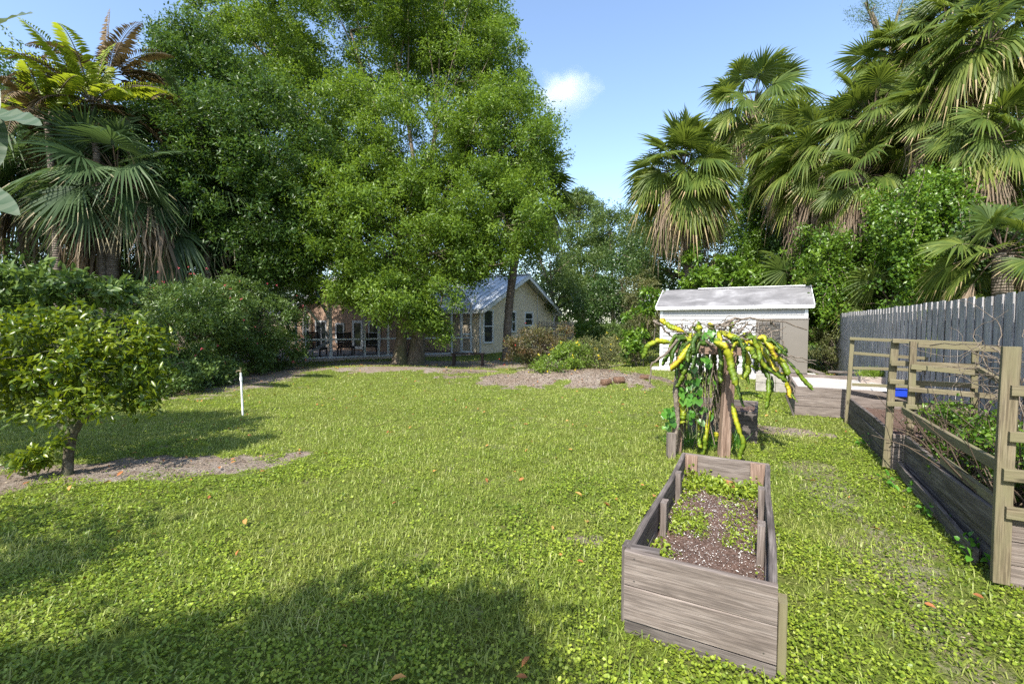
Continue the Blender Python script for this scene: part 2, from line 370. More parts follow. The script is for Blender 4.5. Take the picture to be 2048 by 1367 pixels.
# ---- layout of the beds (world xy of near-left corner, width along V, length along U)
B1 = (np.array([.585, 2.30, 0]), .68, 1.98, .44)
_q = gp(1514, 886); _q[2] = 0
B2 = (_q-V*.86, .86, .95, .42)
c1 = gp(1783, 942); R1 = (np.array([c1[0], c1[1], 0]), .72, 2.70, .41)
c2 = gp(2012, 1172); R2 = (np.array([c2[0], c2[1], 0]), .72, 2.30, .43)
c0 = gp(1589, 828); R0 = (np.array([c0[0], c0[1], 0]), 2.5, 2.3, .50)
for (c, wv, lu, h) in (B1, B2, R1, R2, R0): EXC.append((c[0]-.02, c[1], wv+.02, lu))
pad0 = gp(1512, 783); pad0[2] = 0
EXC.append((pad0[0], pad0[1], 4.3, 2.6))
shedL = gp(1322, 737); shedL[2] = 0
EXC.append((shedL[0]-.1, shedL[1]-.1, 4.4, 2.6))
cageA = A3(-8.76, 18.4, 0)

def gzone(x, y): return fbm(x*.8+20, y*.8+4, 4)+.15*smooth(x-.25*y, -3.2, -1.2)-.30*smooth(x-.45*y, -.35, .3)+.25*smooth(y, 4, 7)-.10*smooth(2.6-y, 0, .8)
def make_grass():
    Vs = []; Fs = []; Rs = []; off = 0
    for (dens, d0, d1, ln, wd) in ((5200, 1.2, 3.4, .055, .0055), (3400, 3.4, 6.5, .05, .006), (1700, 6.5, 11, .045, .008), (650, 11, 17, .05, .012), (140, 17, 30, .07, .026)):
        x, y = scatter(dens, d0, d1, 1.2)
        dm_ = dirtmask(x, y); zone = smooth(gzone(x, y), .40, .54)
        keep = (rng.random(len(x)) > dm_*1.05) & (rng.random(len(x)) < .25+.75*zone) & ~bed_mask(x, y)
        x = x[keep]; y = y[keep]; n = len(x); z = gz(x, y)
        # clumping
        cl = fbm(x*6, y*6, 3)
        L = ln*(.5+.9*rng.random(n))*(.55+.9*cl)*(1+.5*(rng.random(n) < .06)); W = wd*(.7+.6*rng.random(n))
        az = rng.random(n)*6.283; tl = .25+.95*rng.random(n)
        Ax = np.stack([np.cos(az)*np.sin(tl), np.sin(az)*np.sin(tl), np.cos(tl)], 1); Hh = np.stack([-np.sin(az), np.cos(az), 0*az], 1)
        P = np.stack([x, y, z-.004], 1); w_ = W[:, None]/2; l_ = L[:, None]
        mid = P+Ax*l_*.55; tip = mid+unit(Ax+np.array([0, 0, -.55])*rng.random((n, 1))*2)*l_*.45
        v = np.stack([P-Hh*w_*.7, P+Hh*w_*.7, mid+Hh*w_, mid-Hh*w_, tip], 1).reshape(-1, 3)
        b = np.arange(n)[:, None, None]*5; f = (b+np.array([[0, 1, 2], [0, 2, 3], [3, 2, 4]])[None]).reshape(-1, 3)
        r = np.clip(rng.normal(.45, .2, n)+.35*(fbm(x*.9, y*.9+50, 3)-.5)+.28*(rng.random(n) < .10)+.30*(fbm(x*3, y*3, 2)-.5), 0, 1)
        Vs.append(v); Fs.append(f+off); off += len(v); Rs.append(np.repeat(r, 3))
    # coarse tufts
    nt_ = 300; tx = rng.random(nt_)*4.6-2.4; ty = 1.7+rng.random(nt_)**1.3*5; nb_ = 11; x = np.repeat(tx, nb_)+rng.normal(0, .018, nt_*nb_); y = np.repeat(ty, nb_)+rng.normal(0, .018, nt_*nb_); k = ~bed_mask(x, y); x = x[k]; y = y[k]; n = len(x); z = gz(x, y)
    L = .06+.075*rng.random(n); W = .005+.005*rng.random(n); az = rng.random(n)*6.283; tl = .4+.9*rng.random(n); Ax = np.stack([np.cos(az)*np.sin(tl), np.sin(az)*np.sin(tl), np.cos(tl)], 1); Hh = np.stack([-np.sin(az), np.cos(az), 0*az], 1)
    P = np.stack([x, y, z], 1); w_ = W[:, None]/2; l_ = L[:, None]; mid = P+Ax*l_*.55; tip = mid+unit(Ax+np.array([0, 0, -.9]))*l_*.5
    v = np.stack([P-Hh*w_*.8, P+Hh*w_*.8, mid+Hh*w_, mid-Hh*w_, tip], 1).reshape(-1, 3); b = np.arange(n)[:, None, None]*5; f = (b+np.array([[0, 1, 2], [0, 2, 3], [3, 2, 4]])[None]).reshape(-1, 3)
    Vs.append(v); Fs.append(f+off); off += len(v); Rs.append(np.repeat(np.clip(rng.normal(.42, .16, n), 0, 1), 3))
    tag(fastmesh('grass', np.vstack(Vs), np.vstack(Fs), M_GRASS, rnd=np.concatenate(Rs)), 'short bright green grass blades growing over the lawn', 'grass', kind='stuff')
make_grass()
def make_cover():
    Vs = []; Fs = []; Rs = []; off = 0
    for (dens, d0, d1, ln) in ((5400, 1.2, 3.2, .0145), (3200, 3.2, 6.0, .017), (800, 6.0, 11, .027), (150, 11, 18, .04)):
        x, y = scatter(dens, d0, d1, 1.2)
        dm_ = dirtmask(x, y); zone = 1-.97*smooth(gzone(x, y), .42, .56)
        cl = fbm(x*4+9, y*4, 3)
        keep = (rng.random(len(x)) > dm_*.97) & (rng.random(len(x)) < .10+.9*zone) & ~bed_mask(x, y) & (cl+.25*rng.random(len(x)) > .47)
        x = x[keep]; y = y[keep]; cl = cl[keep]; n = len(x)
        z = gz(x, y)+.008+.03*rng.random(n)*cl*2
        Nn = unit(np.stack([rng.normal(0, .42, n), rng.normal(0, .42, n), np.ones(n)], 1)); a = rng.normal(size=(n, 3)); Ax = unit(a-Nn*np.sum(a*Nn, 1, keepdims=True))
        L = ln*(.6+.9*rng.random(n)); W = L*(.75+.3*rng.random(n))
        S = np.cross(Nn, Ax); P = np.stack([x, y, z], 1); l_ = L[:, None]; w_ = W[:, None]
        v = np.stack([P, P+Ax*l_*.3+S*w_*.48+Nn*l_*.08, P+Ax*l_*.78+S*w_*.36+Nn*l_*.06, P+Ax*l_, P+Ax*l_*.78-S*w_*.36+Nn*l_*.06, P+Ax*l_*.3-S*w_*.48+Nn*l_*.08], 1).reshape(-1, 3)
        b = np.arange(n)[:, None, None]*6; f = (b+np.array([[0, 2, 1], [0, 3, 2], [0, 4, 3], [0, 5, 4]])[None]).reshape(-1, 3)
        r = np.clip(rng.normal(.5, .24, n)+.6*(fbm(x*.7+30, y*.7+50, 3)-.5)+.4*(fbm(x*4, y*4+9, 2)-.5), 0, 1)
        Vs.append(v); Fs.append(f+off); off += len(v); Rs.append(np.repeat(r, 4))
    tag(fastmesh('ground_cover', np.vstack(Vs), np.vstack(Fs), M_GCOV, rnd=np.concatenate(Rs)), 'creeping round-leaved ground cover carpeting the near lawn', 'ground cover', kind='stuff')
make_cover()
def litter():
    n = 1500; x, y = scatter(7, 1.5, 20, 1.1); k = ~bed_mask(x, y) & (rng.random(len(x)) < .25+.8*dirtmask(x, y)); x = x[k]; y = y[k]; n = len(x)
    Nn = unit(np.stack([rng.normal(0, .4, n), rng.normal(0, .4, n), np.ones(n)], 1)); a = rng.normal(size=(n, 3)); Ax = unit(a-Nn*np.sum(a*Nn, 1, keepdims=True))
    L = .03+.05*rng.random(n); v, f, k = leaf_tris(np.stack([x, y, gz(x, y)+.03], 1), Ax, Nn, L, L*.45, .25, 2)
    tag(fastmesh('fallen_leaves', v, f, M_LITTER, rnd=np.repeat(rng.random(n), k)), 'dry orange and brown leaves scattered over the lawn', 'leaf litter', kind='stuff')
    # mulch chips and twigs on the bare patches
    n = 26000; x = rng.random(n)*7-2.2; y = 10.6+rng.random(n)*4; 
    x2 = rng.random(9000)*4.5-6.2; y2 = 3.9+rng.random(9000)*2.2; x3 = 1.4+rng.random(9000)*3; y3 = 1.5+rng.random(9000)*5.5
    x = np.concatenate([x, x2, x3]); y = np.concatenate([y, y2, y3]); k = (rng.random(len(x)) < dirtmask(x, y)) & ~bed_mask(x, y); x = x[k]; y = y[k]; n = len(x)
    Nn = unit(np.stack([rng.normal(0, .3, n), rng.normal(0, .3, n), np.ones(n)], 1)); a = rng.normal(size=(n, 3)); Ax = unit(a-Nn*np.sum(a*Nn, 1, keepdims=True))
    L = (.008+.018*rng.random(n))*(1+y/9); v, f, k = leaf_tris(np.stack([x, y, gz(x, y)+.006], 1), Ax, Nn, L, L*.4, .2, 1)
    tag(fastmesh('mulch_chips', v, f, M_TWIG, rnd=np.repeat(rng.random(n)**1.3, k)), 'pale bark and twig chips scattered on the bare sandy ground', 'mulch', kind='stuff')
litter()

# ================================================================ FOLIAGE BUILDERS
def sprig_leaves(C, n_leaf, spread, L, W, up=.35, out=None, outw=.4, rbase=None, stations=1, fold=.18):
    """n_leaf leaves round every sprig centre C (k,3)"""
    k = len(C); n = k*n_leaf
    P = np.repeat(C, n_leaf, 0)+rng.normal(size=(n, 3))*spread
    Ax = randdir(n)
    if out is not None: Ax = unit(Ax+np.repeat(out, n_leaf, 0)*outw+np.array([0, 0, -.15]))
    Nn = unit(randdir(n)*.8+np.array([0, 0, up*2])+(np.repeat(out, n_leaf, 0)*.4 if out is not None else 0)); Nn = unit(Nn-Ax*np.sum(Ax*Nn, 1, keepdims=True))
    l = L*(.6+.8*rng.random(n)); w_ = W*(.7+.6*rng.random(n))
    rb = np.full(k, .45) if rbase is None else rbase
    r = np.clip(np.repeat(rb, n_leaf)+rng.normal(0, .17, n), 0, 1)
    v, f, kk = leaf_tris(P, Ax, Nn, l, w_, fold, stations)
    return v, f, np.repeat(r, kk)
def clumps_in(ells, n, shell=.45):
    """clump centres in a union of ellipsoids [(c,(rx,ry,rz)),...] weighted by surface"""
    wts = np.array([(e[1][0]*e[1][2]+e[1][1]*e[1][2]+e[1][0]*e[1][1]) for e in ells]); wts = wts/wts.sum()
    pick = rng.choice(len(ells), n, p=wts); d = randdir(n); rr = (shell+(1-shell)*rng.random(n))**.7
    c = np.array([e[0] for e in ells])[pick]; ra = np.array([e[1] for e in ells], float)[pick]
    return c+d*ra*rr[:, None], unit(d/ra), rr, pick
def crown(name, ells, mat, parent, n_clump, sprigs, n_leaf, cr, L, W, shell=.45, spread=.09, stations=1, tagit=None, flat=.7, zmin=None, upl=.35, bright=.0):
    C, out, rr, pick = clumps_in(ells, n_clump, shell)
    s = n_clump*sprigs; d = randdir(s); r_ = cr*(.5+.7*rng.random(n_clump))
    Sc = np.repeat(C, sprigs, 0)+d*np.repeat(r_, sprigs)[:, None]*(rng.random((s, 1))**.5)*np.array([1, 1, flat])
    O = unit(np.repeat(out, sprigs, 0)*.5+d)
    if zmin is not None: k = Sc[:, 2] > zmin; Sc = Sc[k]; O = O[k]
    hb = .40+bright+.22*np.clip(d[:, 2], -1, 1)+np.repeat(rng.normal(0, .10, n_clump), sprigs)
    if zmin is not None: hb = hb[k]
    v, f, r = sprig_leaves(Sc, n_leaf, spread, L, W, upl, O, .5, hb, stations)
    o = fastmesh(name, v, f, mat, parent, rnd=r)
    return o, C, pick
def bez(a, b, c, n=8):
    t = np.linspace(0, 1, n)[:, None]; return (1-t)**2*a+2*(1-t)*t*b+t*t*c
def limbs(mb, top, ells, C, pick, r0, sub=5, rt=.02, n=6):
    """a limb to every ellipsoid, twigs to some of its clumps"""
    for i, (c, ra) in enumerate(ells):
        c = np.asarray(c, float); mid = (top+c)/2+np.array([0, 0, .12*np.linalg.norm(c-top)])+rng.normal(size=3)*.05*np.linalg.norm(c-top)
        pts = bez(top, mid, c, 8); rad = np.linspace(r0*.75, r0*.3, 8); mb.tube(pts, rad, n, cap=False)
        cl = C[pick == i]
        for q in cl[rng.permutation(len(cl))[:sub]]:
            s0 = pts[rng.integers(3, 8)]; m_ = (s0+q)/2+rng.normal(size=3)*.08*np.linalg.norm(q-s0)
            mb.tube(bez(s0, m_, q, 5), np.linspace(r0*.28, rt, 5), 5, cap=False)

# ================================================================ OAKS
def E(px, py, d, rx, rz, ry=None):        # ellipsoid from a measured place; radii in metres
    return (at(px, py, d), (rx, ry if ry else rx, rz))
def oak(label, base, height_top, r, ells, n_clump, leafn, mat=None, group=None, sprigs=16, cr=.75, L=.11, W=.042, sub=8, fork=None, bright=0.):
    t = empty('laurel_oak', base, label, 'tree', group)
    b = np.asarray(base, float); top = np.asarray(height_top, float)
    o, C, pick = crown('crown', ells, mat or M_OAK, t, n_clump, sprigs, leafn, cr, L, W, spread=.10, bright=bright)
    mb = MB(); pts = bez(b+[0, 0, -.1], (b+top)/2+[.1, .1, 0], top, 9); rad = np.linspace(r, r*.62, 9); rad[0] = r*1.5; rad[1] = r*1.12
    mb.tube(pts, rad, 14, jit=.05); limbs(mb, top, ells, C, pick, r*.45, sub, .012)
    mb.build('trunk', B_OAK, t); return t
ob = gp(798, 727)
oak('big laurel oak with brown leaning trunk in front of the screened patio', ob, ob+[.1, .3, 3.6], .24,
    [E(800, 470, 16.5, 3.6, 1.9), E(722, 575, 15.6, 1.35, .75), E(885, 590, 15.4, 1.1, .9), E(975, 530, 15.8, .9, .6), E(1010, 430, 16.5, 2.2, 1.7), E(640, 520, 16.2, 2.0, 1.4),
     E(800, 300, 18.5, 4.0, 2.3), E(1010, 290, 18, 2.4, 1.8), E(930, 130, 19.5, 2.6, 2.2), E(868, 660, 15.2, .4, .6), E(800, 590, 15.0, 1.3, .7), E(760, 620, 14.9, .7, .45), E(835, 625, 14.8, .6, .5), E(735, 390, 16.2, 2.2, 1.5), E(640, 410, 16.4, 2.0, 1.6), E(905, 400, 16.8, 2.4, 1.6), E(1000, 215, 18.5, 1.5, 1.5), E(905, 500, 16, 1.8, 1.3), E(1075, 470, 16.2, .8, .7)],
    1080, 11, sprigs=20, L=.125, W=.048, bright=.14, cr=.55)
ob2 = gp(824, 728)
oak('tall laurel oak whose thick grey trunk stands just right of the leaning oak trunk', ob2+[0, .55, 0], ob2+[.3, .9, 4.5], .29,
    [E(700, 60, 20, 4.6, 2.8), E(520, 110, 20.5, 2.4, 1.9), E(880, 40, 20.5, 3.2, 2.8), E(640, 250, 19.5, 3.4, 1.8), E(985, 130, 20.5, 1.7, 2.4), E(1035, 260, 19, 1.6, 1.6), E(740, -80, 21, 4.5, 2.4), E(430, 20, 20.5, 1.2, .9)],
    950, 11, sprigs=20, L=.14, W=.054, bright=.06, cr=.6)
ob3 = gp(520, 706)
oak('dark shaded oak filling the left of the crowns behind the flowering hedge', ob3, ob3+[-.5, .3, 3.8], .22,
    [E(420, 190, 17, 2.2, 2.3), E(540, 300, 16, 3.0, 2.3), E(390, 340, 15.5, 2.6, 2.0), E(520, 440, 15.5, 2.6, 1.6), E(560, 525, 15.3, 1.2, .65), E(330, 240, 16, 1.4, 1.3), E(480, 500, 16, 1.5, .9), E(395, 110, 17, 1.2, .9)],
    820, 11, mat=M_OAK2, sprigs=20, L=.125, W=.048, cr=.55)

# ================================================================ PALMS
def fan(buf, hub, D, Nn, Rl, nseg=34, spread=115, droop=.35, dead=0., rb=.45, tip=0., wfac=1.):
    """costapalmate leaf: V-folded blade of drooping segments"""
    D = unit(D); Nn = unit(Nn-D*np.dot(D, Nn)); S = np.cross(Nn, D); droop = droop*random.uniform(.5, 2.1)*(1.6 if dead else 1)
    wf = wfac*random.uniform(.8, 1.1)
    for k in range(nseg):
        a = R(-spread+2*spread*k/(nseg-1)); fw = abs(a)/R(spread)
        dirv = D*math.cos(a)+S*math.sin(a)+Nn*(.30*fw-.10); dirv = unit(dirv)
        base = hub+D*Rl*.22*max(0, math.cos(a))*(1-fw)
        L = Rl*(1.0-.28*fw**2)*(.9+.2*random.random()); sd_ = unit(np.cross(Nn, dirv)); wmid = L*.033*(1.15-.3*fw)*wf
        if random.random() < .05: continue
        pl = Nn*(wmid*.5*(1 if k % 2 else -1))
        dr = droop*(.7+.6*random.random())
        st = []
        for (t, ww) in ((.04, .2), (.42, 1.), (.74, .5), (1., .0)):
            c = base+dirv*L*t+np.array([0, 0, -1.])*L*dr*max(0, t-.25)**1.7*1.5
            if dead: c = c+rng.normal(size=3)*.09*L*t
            st.append((c-sd_*wmid*ww+pl*ww, c+sd_*wmid*ww-pl*ww))
        n = buf['n']; buf['v'] += [st[0][0], st[0][1], st[1][0], st[1][1], st[2][0], st[2][1], st[3][0]]
        buf['f'] += [(n, n+1, n+3), (n, n+3, n+2), (n+2, n+3, n+5), (n+2, n+5, n+4), (n+4, n+5, n+6)]
        r = min(1, max(0, rb+random.gauss(0, .13))); tp_ = random.random() < tip*1.6; buf['r'] += [r, r, min(1, r+tip*.4), min(1, r+tip*.4), 1. if tp_ else min(.8, r+.1+tip)]; buf['n'] += 7
def fan_palm(name, label, head, base, leafR, nlive=26, ndead=8, rt=.17, mat=None, pet=1.0, group=None, trunk=True, lean=0., up0=85, dn=-35, boots=True, face=None, vary=.2, droop=None):
    head = np.asarray(head, float); base = np.asarray(base, float)
    t = empty(name, base, label, 'palm tree', group)
    buf = dict(v=[], f=[], r=[], n=0); dbf = dict(v=[], f=[], r=[], n=0); st = MB()
    ga = 2.39996
    for i in range(nlive):
        q = i/max(1, nlive-1); el = R(up0+(dn-up0)*q**.85+random.uniform(-8, 8)); az = i*ga+random.uniform(-.25, .25)
        hd = np.array([math.cos(az), math.sin(az), 0]); D0 = hd*math.cos(el)+Z*math.sin(el)
        pl = pet*leafR*(.75+.35*random.random()); hub = head+D0*pl+Z*(-.12*pl*math.cos(el))
        mid = head+D0*pl*.55; st.tube([head, mid, hub], [.022, .016, .011], 4, cap=False)
        tg = np.array([-math.sin(az), math.cos(az), 0]); fo = min(1., q*1.5); D1 = unit(D0+Z*(-.30-.35*fo*random.random())+tg*random.gauss(0, .30)); N1 = unit(Z*(.9-.45*fo)+hd*(.15+.75*fo)*(1 if el < 1.2 else 0)+tg*random.gauss(0, .45)+rng.normal(size=3)*.15)
        s_ = leafR*(.92+random.uniform(-vary, vary)*.7)
        fan(buf, hub, D1, N1, s_, 44, 118, (droop or .22)+.28*q, rb=.30+.22*q+random.uniform(-.10, .12), tip=max(0, (q-.45)*.7), wfac=(.72 if mat is M_PALMB else 1.))
    for i in range(ndead):
        el = R(random.uniform(-80, -35)); az = i*ga*1.3+random.random(); hd = np.array([math.cos(az), math.sin(az), 0]); D0 = hd*math.cos(el)+Z*math.sin(el)
        pl = leafR*random.uniform(.6, 1.15); hub = head+hd*.12+D0*pl; st.tube([head, (head+hub)/2+hd*.05, hub], [.02, .014, .009], 4, cap=False)
        fan(dbf, hub, unit(D0+Z*-.8), hd, leafR*random.uniform(.7, 1.05), 30, random.uniform(22, 60), .6, dead=1., rb=random.uniform(.15, .7))
    fastmesh('crown', np.array(buf['v']), np.array(buf['f']), mat or M_PALM, t, rnd=np.array(buf['r']))
    st.build('petioles', M_TWIG if mat is None else M_TWIG, t)
    if ndead: fastmesh('dead_fronds', np.array(dbf['v']), np.array(dbf['f']), M_DEAD, t, rnd=np.array(dbf['r']))
    if trunk:
        mb = MB(); H = head[2]-base[2]; n = max(6, int(H/.22)); pts = bez(base+[0, 0, -.1], (base+head)/2+[lean, 0, 0], head, n)
        rad = rt*(1+.35*np.exp(-np.linspace(0, H, n)*3))*(1+.04*np.sin(np.arange(n)*2.1)); mb.tube(pts, rad, 12, jit=.04)
        mb.build('trunk', B_PALM, t)
        if boots:
            bt = MB()
            for i in range(26):
                a = i*ga; z0 = -.25-.045*i; c = head+Z*z0+np.array([math.cos(a), math.sin(a), 0])*rt*.9
                bt.plank(c, c+np.array([math.cos(a)*.16, math.sin(a)*.16, .26]), .09, .02, up=np.array([-math.sin(a), math.cos(a), 0]), seg=1, taper=.6)
            bt.build('leaf_boots', M_DEADW, t)
    return t
M_DEADW = wood_mat('leaf_boot_husk', c3(.16, .11, .075), c3(.07, .05, .035), c3(.28, .2, .14), knots=False)
def palm_at(label, px, py, d, R_, **kw):
    h = at(px, py, d); bx = kw.pop('bx', px); b = at(bx, 645, d+kw.pop('bd', 0)); b[2] = 0
    return fan_palm(kw.pop('name', 'sabal_palm'), label, h, b, R_, **kw)
palm_at('free-standing sabal palm with brown-edged skirt behind the white shed', 1366, 345, 19.5, 1.38, bx=1388, nlive=54, ndead=13, dn=-60, rt=.17)
palm_at('tall sabal palm with loose grey-green head rising right of the free-standing palm', 1508, 210, 23, 1.5, bx=1502, nlive=36, ndead=9, dn=-45, rt=.2)
palm_at('sabal palm with tan hanging skirt between the tall palm and the vine curtain', 1650, 320, 17.5, 1.25, bx=1660, nlive=44, ndead=17, dn=-50)
palm_at('sabal palm whose flat fans spread below the topmost right crown', 1745, 240, 16, 1.1, bx=1740, nlive=38, ndead=10, dn=-45)
palm_at('tall sabal palm with dark fans against the sky near the feathery tree', 1800, 120, 17, 1.08, bx=1790, nlive=42, ndead=4, dn=-40)
palm_at('sabal palm with wide flat fans above the middle of the vine curtain', 1880, 215, 13.5, .90, bx=1900, nlive=42, ndead=12, dn=-40)
palm_at('highest right sabal palm with long fans at the frame edge', 1975, 90, 12.5, .93, bx=2000, nlive=42, ndead=3, dn=-40)
palm_at('sabal palm with grey dead fronds hanging beside the vine curtain', 1975, 290, 12, .86, bx=1985, nlive=34, ndead=18, dn=-30)
palm_at('low dark sabal palm above the grey board fence at the right edge', 2005, 505, 9.8, .75, bx=2010, nlive=20, ndead=2, dn=-30, boots=False)
palm_at('sabal palm filling the gap between skirted palm and tall grey-green palm', 1590, 300, 20, 1.25, bx=1585, nlive=34, ndead=12, dn=-45)
palm_at('sabal palm with yellow-tipped fans over brown thatch left of the vine curtain', 1725, 355, 15, .95, bx=1730, nlive=28, ndead=18, dn=-60)
palm_at('sabal palm with long fans against the sky behind the top right crown', 1895, 60, 15.5, 1.02, bx=1900, nlive=40, ndead=3, dn=-40)
palm_at('sabal palm with slim grey trunk standing before the cream gable wall', 1062, 375, 20.3, 1.2, bx=1013, bd=-.9, nlive=34, ndead=3, dn=-50, rt=.175, lean=-.52)
# small palmettos
for (lab, px, py, d, r_) in (('low palmetto behind the board fence under the vines', 1930, 585, 10.8, .75), ('palmetto fans just above the right end of the shed roof', 1600, 555, 17.3, 1.15), ('palmetto with thin fans at the left end of the board fence', 1785, 585, 13.2, .8)):
    h = at(px, py, d); fan_palm('palmetto', lab, h-[0, 0, .35], A3(h[0], h[1], 0), r_, nlive=11, ndead=0, rt=.09, up0=80, dn=5, boots=False)
# left fan palms (bluish, drooping)
palm_at('large drooping fan palm behind the citrus tree', 235, 350, 13.2, 1.3, bx=205, nlive=40, ndead=16, dn=-55, mat=M_PALMB, name='fan_palm', pet=.8)
palm_at('fan palm spreading long blades at the far left below the feather palms', 100, 320, 13.8, 1.4, bx=120, nlive=36, ndead=5, dn=-45, mat=M_PALMB, name='fan_palm', pet=.85)
palm_at('fan palm with one closed dead fan hanging over the pink flowers', 395, 400, 15, 1.35, bx=435, nlive=32, ndead=14, dn=-65, mat=M_PALMB, name='fan_palm', pet=.85, rt=.14)
fd = empty('fan_palm', at(335, 645, 13.6)*[1, 1, 0], 'short fan palm whose grey folded fan hangs in front of the dark hedge', 'palm tree')
dbf = dict(v=[], f=[], r=[], n=0); hp = at(338, 470, 13.6)
fan(dbf, hp, A3(0, -.15, -1), A3(.1, -1, 0), 1.5, 30, 42, .2, rb=.35); fan(dbf, hp+[-.1, .1, .1], A3(-.6, -.2, -.7), A3(.1, -1, .1), 1.35, 28, 80, .4, rb=.3); fan(dbf, hp+[.1, .1, .1], A3(.7, -.2, -.5), A3(.1, -1, .1), 1.1, 28, 80, .4, rb=.3)
fastmesh('crown', np.array(dbf['v']), np.array(dbf['f']), M_PALMB, fd, rnd=np.array(dbf['r']))
mb = MB(); mb.tube([hp*[1, 1, 0]+[0, .5, -.1], hp*[1, 1, 0]+[0, .5, 1.6], hp+[0, .15, .1]], [.16, .14, .05], 10); mb.build('trunk', B_PALM, fd)

def frond(buf, base, D, Lr, curve, leafL, n=34, rb=.4, up=None, vfold=.5, w=.035):
    D = unit(D); hd = unit(D*[1, 1, 0]+1e-6); pts = []; p = np.array(base, float); d = D.copy()
    side = unit(np.cross(d, Z)); 
    for i in range(n):
        t = i/(n-1); d = unit(d+Z*(-curve*t/n*3)); p = p+d*Lr/n; pts.append(p.copy())
        if t < .12: continue
        Ll = leafL*math.sin(math.pi*min(1, .12+.86*t))**.6*(1.05-.45*t)
        nrm = unit(np.cross(side, d))
        for s in (-1, 1):
            ld = unit(side*s*.8+d*.62+nrm*vfold*.5+Z*-.15+rng.normal(size=3)*.06); wd = unit(np.cross(ld, nrm))*w
            m_ = p+ld*Ll*.5; tip = p+ld*Ll+Z*-Ll*.30
            k = buf['n']; buf['v'] += [p, m_+wd*.5, m_-wd*.5, tip]; buf['f'] += [(k, k+1, k+3), (k, k+3, k+2)]; r = min(1, max(0, rb+random.gauss(0, .12))); buf['r'] += [r, r]; buf['n'] += 4
    return pts
def feather_palm(label, head, base, Lr, n, mat, rt=.08, ndead=6, name='feather_palm', leafL=.55, azs=None):
    head = np.asarray(head, float); base = np.asarray(base, float); t = empty(name, base, label, 'palm tree', None)
    buf = dict(v=[], f=[], r=[], n=0); dbf = dict(v=[], f=[], r=[], n=0); st = MB()
    for i in range(n):
        az = azs[i][0] if azs and i < len(azs) else i*2.4+random.uniform(-.3, .3); el = R(azs[i][1] if azs and i < len(azs) else random.uniform(15, 75))
        D_ = A3(math.cos(az)*math.cos(el), math.sin(az)*math.cos(el), math.sin(el))
        pts = frond(buf, head, D_, Lr*random.uniform(.85, 1.1), random.uniform(.5, .95), leafL, 38, random.uniform(.3, .75)); st.tube(pts[::4], np.linspace(.022, .006, len(pts[::4])), 4, cap=False)
    for i in range(ndead):
        az = i*2.1+random.random(); el = R(random.uniform(-10, 55)); D_ = A3(math.cos(az)*math.cos(el), math.sin(az)*math.cos(el), math.sin(el))
        pts = frond(dbf, head, D_, Lr*random.uniform(.8, 1.1), 1.3, leafL*.9, 34, random.uniform(.2, .8), w=.022); st.tube(pts[::4], np.linspace(.02, .005, len(pts[::4])), 4, cap=False)
    fastmesh('crown', np.array(buf['v']), np.array(buf['f']), mat, t, rnd=np.array(buf['r']))
    st.build('frond_stems', B_TWIG, t)
    if ndead: fastmesh('dead_fronds', np.array(dbf['v']), np.array(dbf['f']), M_BROWNFR, t, rnd=np.array(dbf['r']))
    mb = MB(); mb.tube(bez(base-[0, 0, .1], (head+base)/2+[.2, 0, 0], head, 12), np.linspace(rt*1.2, rt, 12), 10, jit=.03); mb.build('trunk', B_PALM, t)
    return t
h = at(185, 205, 13); feather_palm('feather palm with bright yellow-green fronds and brown dry ones against the sky', h, h*[1, 1, 0], 2.3, 11, M_AREC, ndead=9, azs=[(1.9, 66), (.1, 30), (-.5, 10), (-1.6, 45), (2.6, 60), (1.2, 80)])
h = at(215, 150, 14); feather_palm('thin dark feather palm whose spear frond stands highest at upper left', h, h*[1, 1, 0], 2.0, 7, M_BROWNFR, ndead=5, azs=[(1.0, 88), (0., 35), (.4, 15), (3.3, 40)])
h = at(95, 240, 12.5); feather_palm('feather palm with mostly brown dry fronds at far upper left', h, h*[1, 1, 0], 2.1, 7, M_AREC, ndead=12, azs=[(2.6, 50), (3.4, 35), (-1., 40)])
h = at(400, 250, 14.5); feather_palm('feather palm tucked against the left side of the dark oak', h, h*[1, 1, 0], 2.0, 6, M_PALMB, ndead=3)
# bird-of-paradise leaves at left edge
t = empty('banana_plant', at(-60, 645, 8)*[1, 1, 0], 'banana-like plant with huge torn leaves at the left frame edge', 'plant')
vs = []; fs = []; rs = []; k = 0; stm = MB(); b0 = at(-70, 645, 8)*[1, 1, 0]
for (px, py, dx, dz, Ll, Wl) in ((2, 170, .25, -.75, .7, .22), (12, 250, .25, -1., .6, .26), (-20, 90, .8, .25, 1.1, .36), (-30, 250, .9, .0, 1.2, .4), (-70, 380, .9, -.2, 1.2, .4), (-110, 120, .1, 1, 1.2, .4), (-60, 460, .3, -.9, .9, .38)):
    hb = at(px, py, 8+random.uniform(-.4, .4))-[.15, 0, -.15]; D_ = unit(A3(dx, -.25, dz)); N_ = unit(A3(-dz*.6, -.8, abs(dx)*.8+.2)); S_ = unit(np.cross(N_, D_)); nn = 14
    stm.tube(bez(b0+[random.uniform(-.2, .2), random.uniform(-.2, .2), -.05], (b0+hb)/2+[-.3, 0, .8], hb, 8), np.linspace(.05, .018, 8), 6)
    rows = []
    for i in range(nn+1):
        tt = i/nn; ww = Wl*math.sin(math.pi*min(1, .06+.93*tt))**.55; c = hb+D_*Ll*tt*1.3+Z*-.28*Ll*tt*tt; rows.append((c-S_*ww*.5+N_*.06*ww*(i % 3), c, c+S_*ww*.5+N_*.06*ww*((i+1) % 3)))
    for r3 in rows: vs += list(r3)
    for i in range(nn):
        a = k+i*3; fs += [(a, a+3, a+4), (a, a+4, a+1), (a+1, a+4, a+5), (a+1, a+5, a+2)]; rs += [.5+.3*(i % 2)]*4
    k += 3*(nn+1)
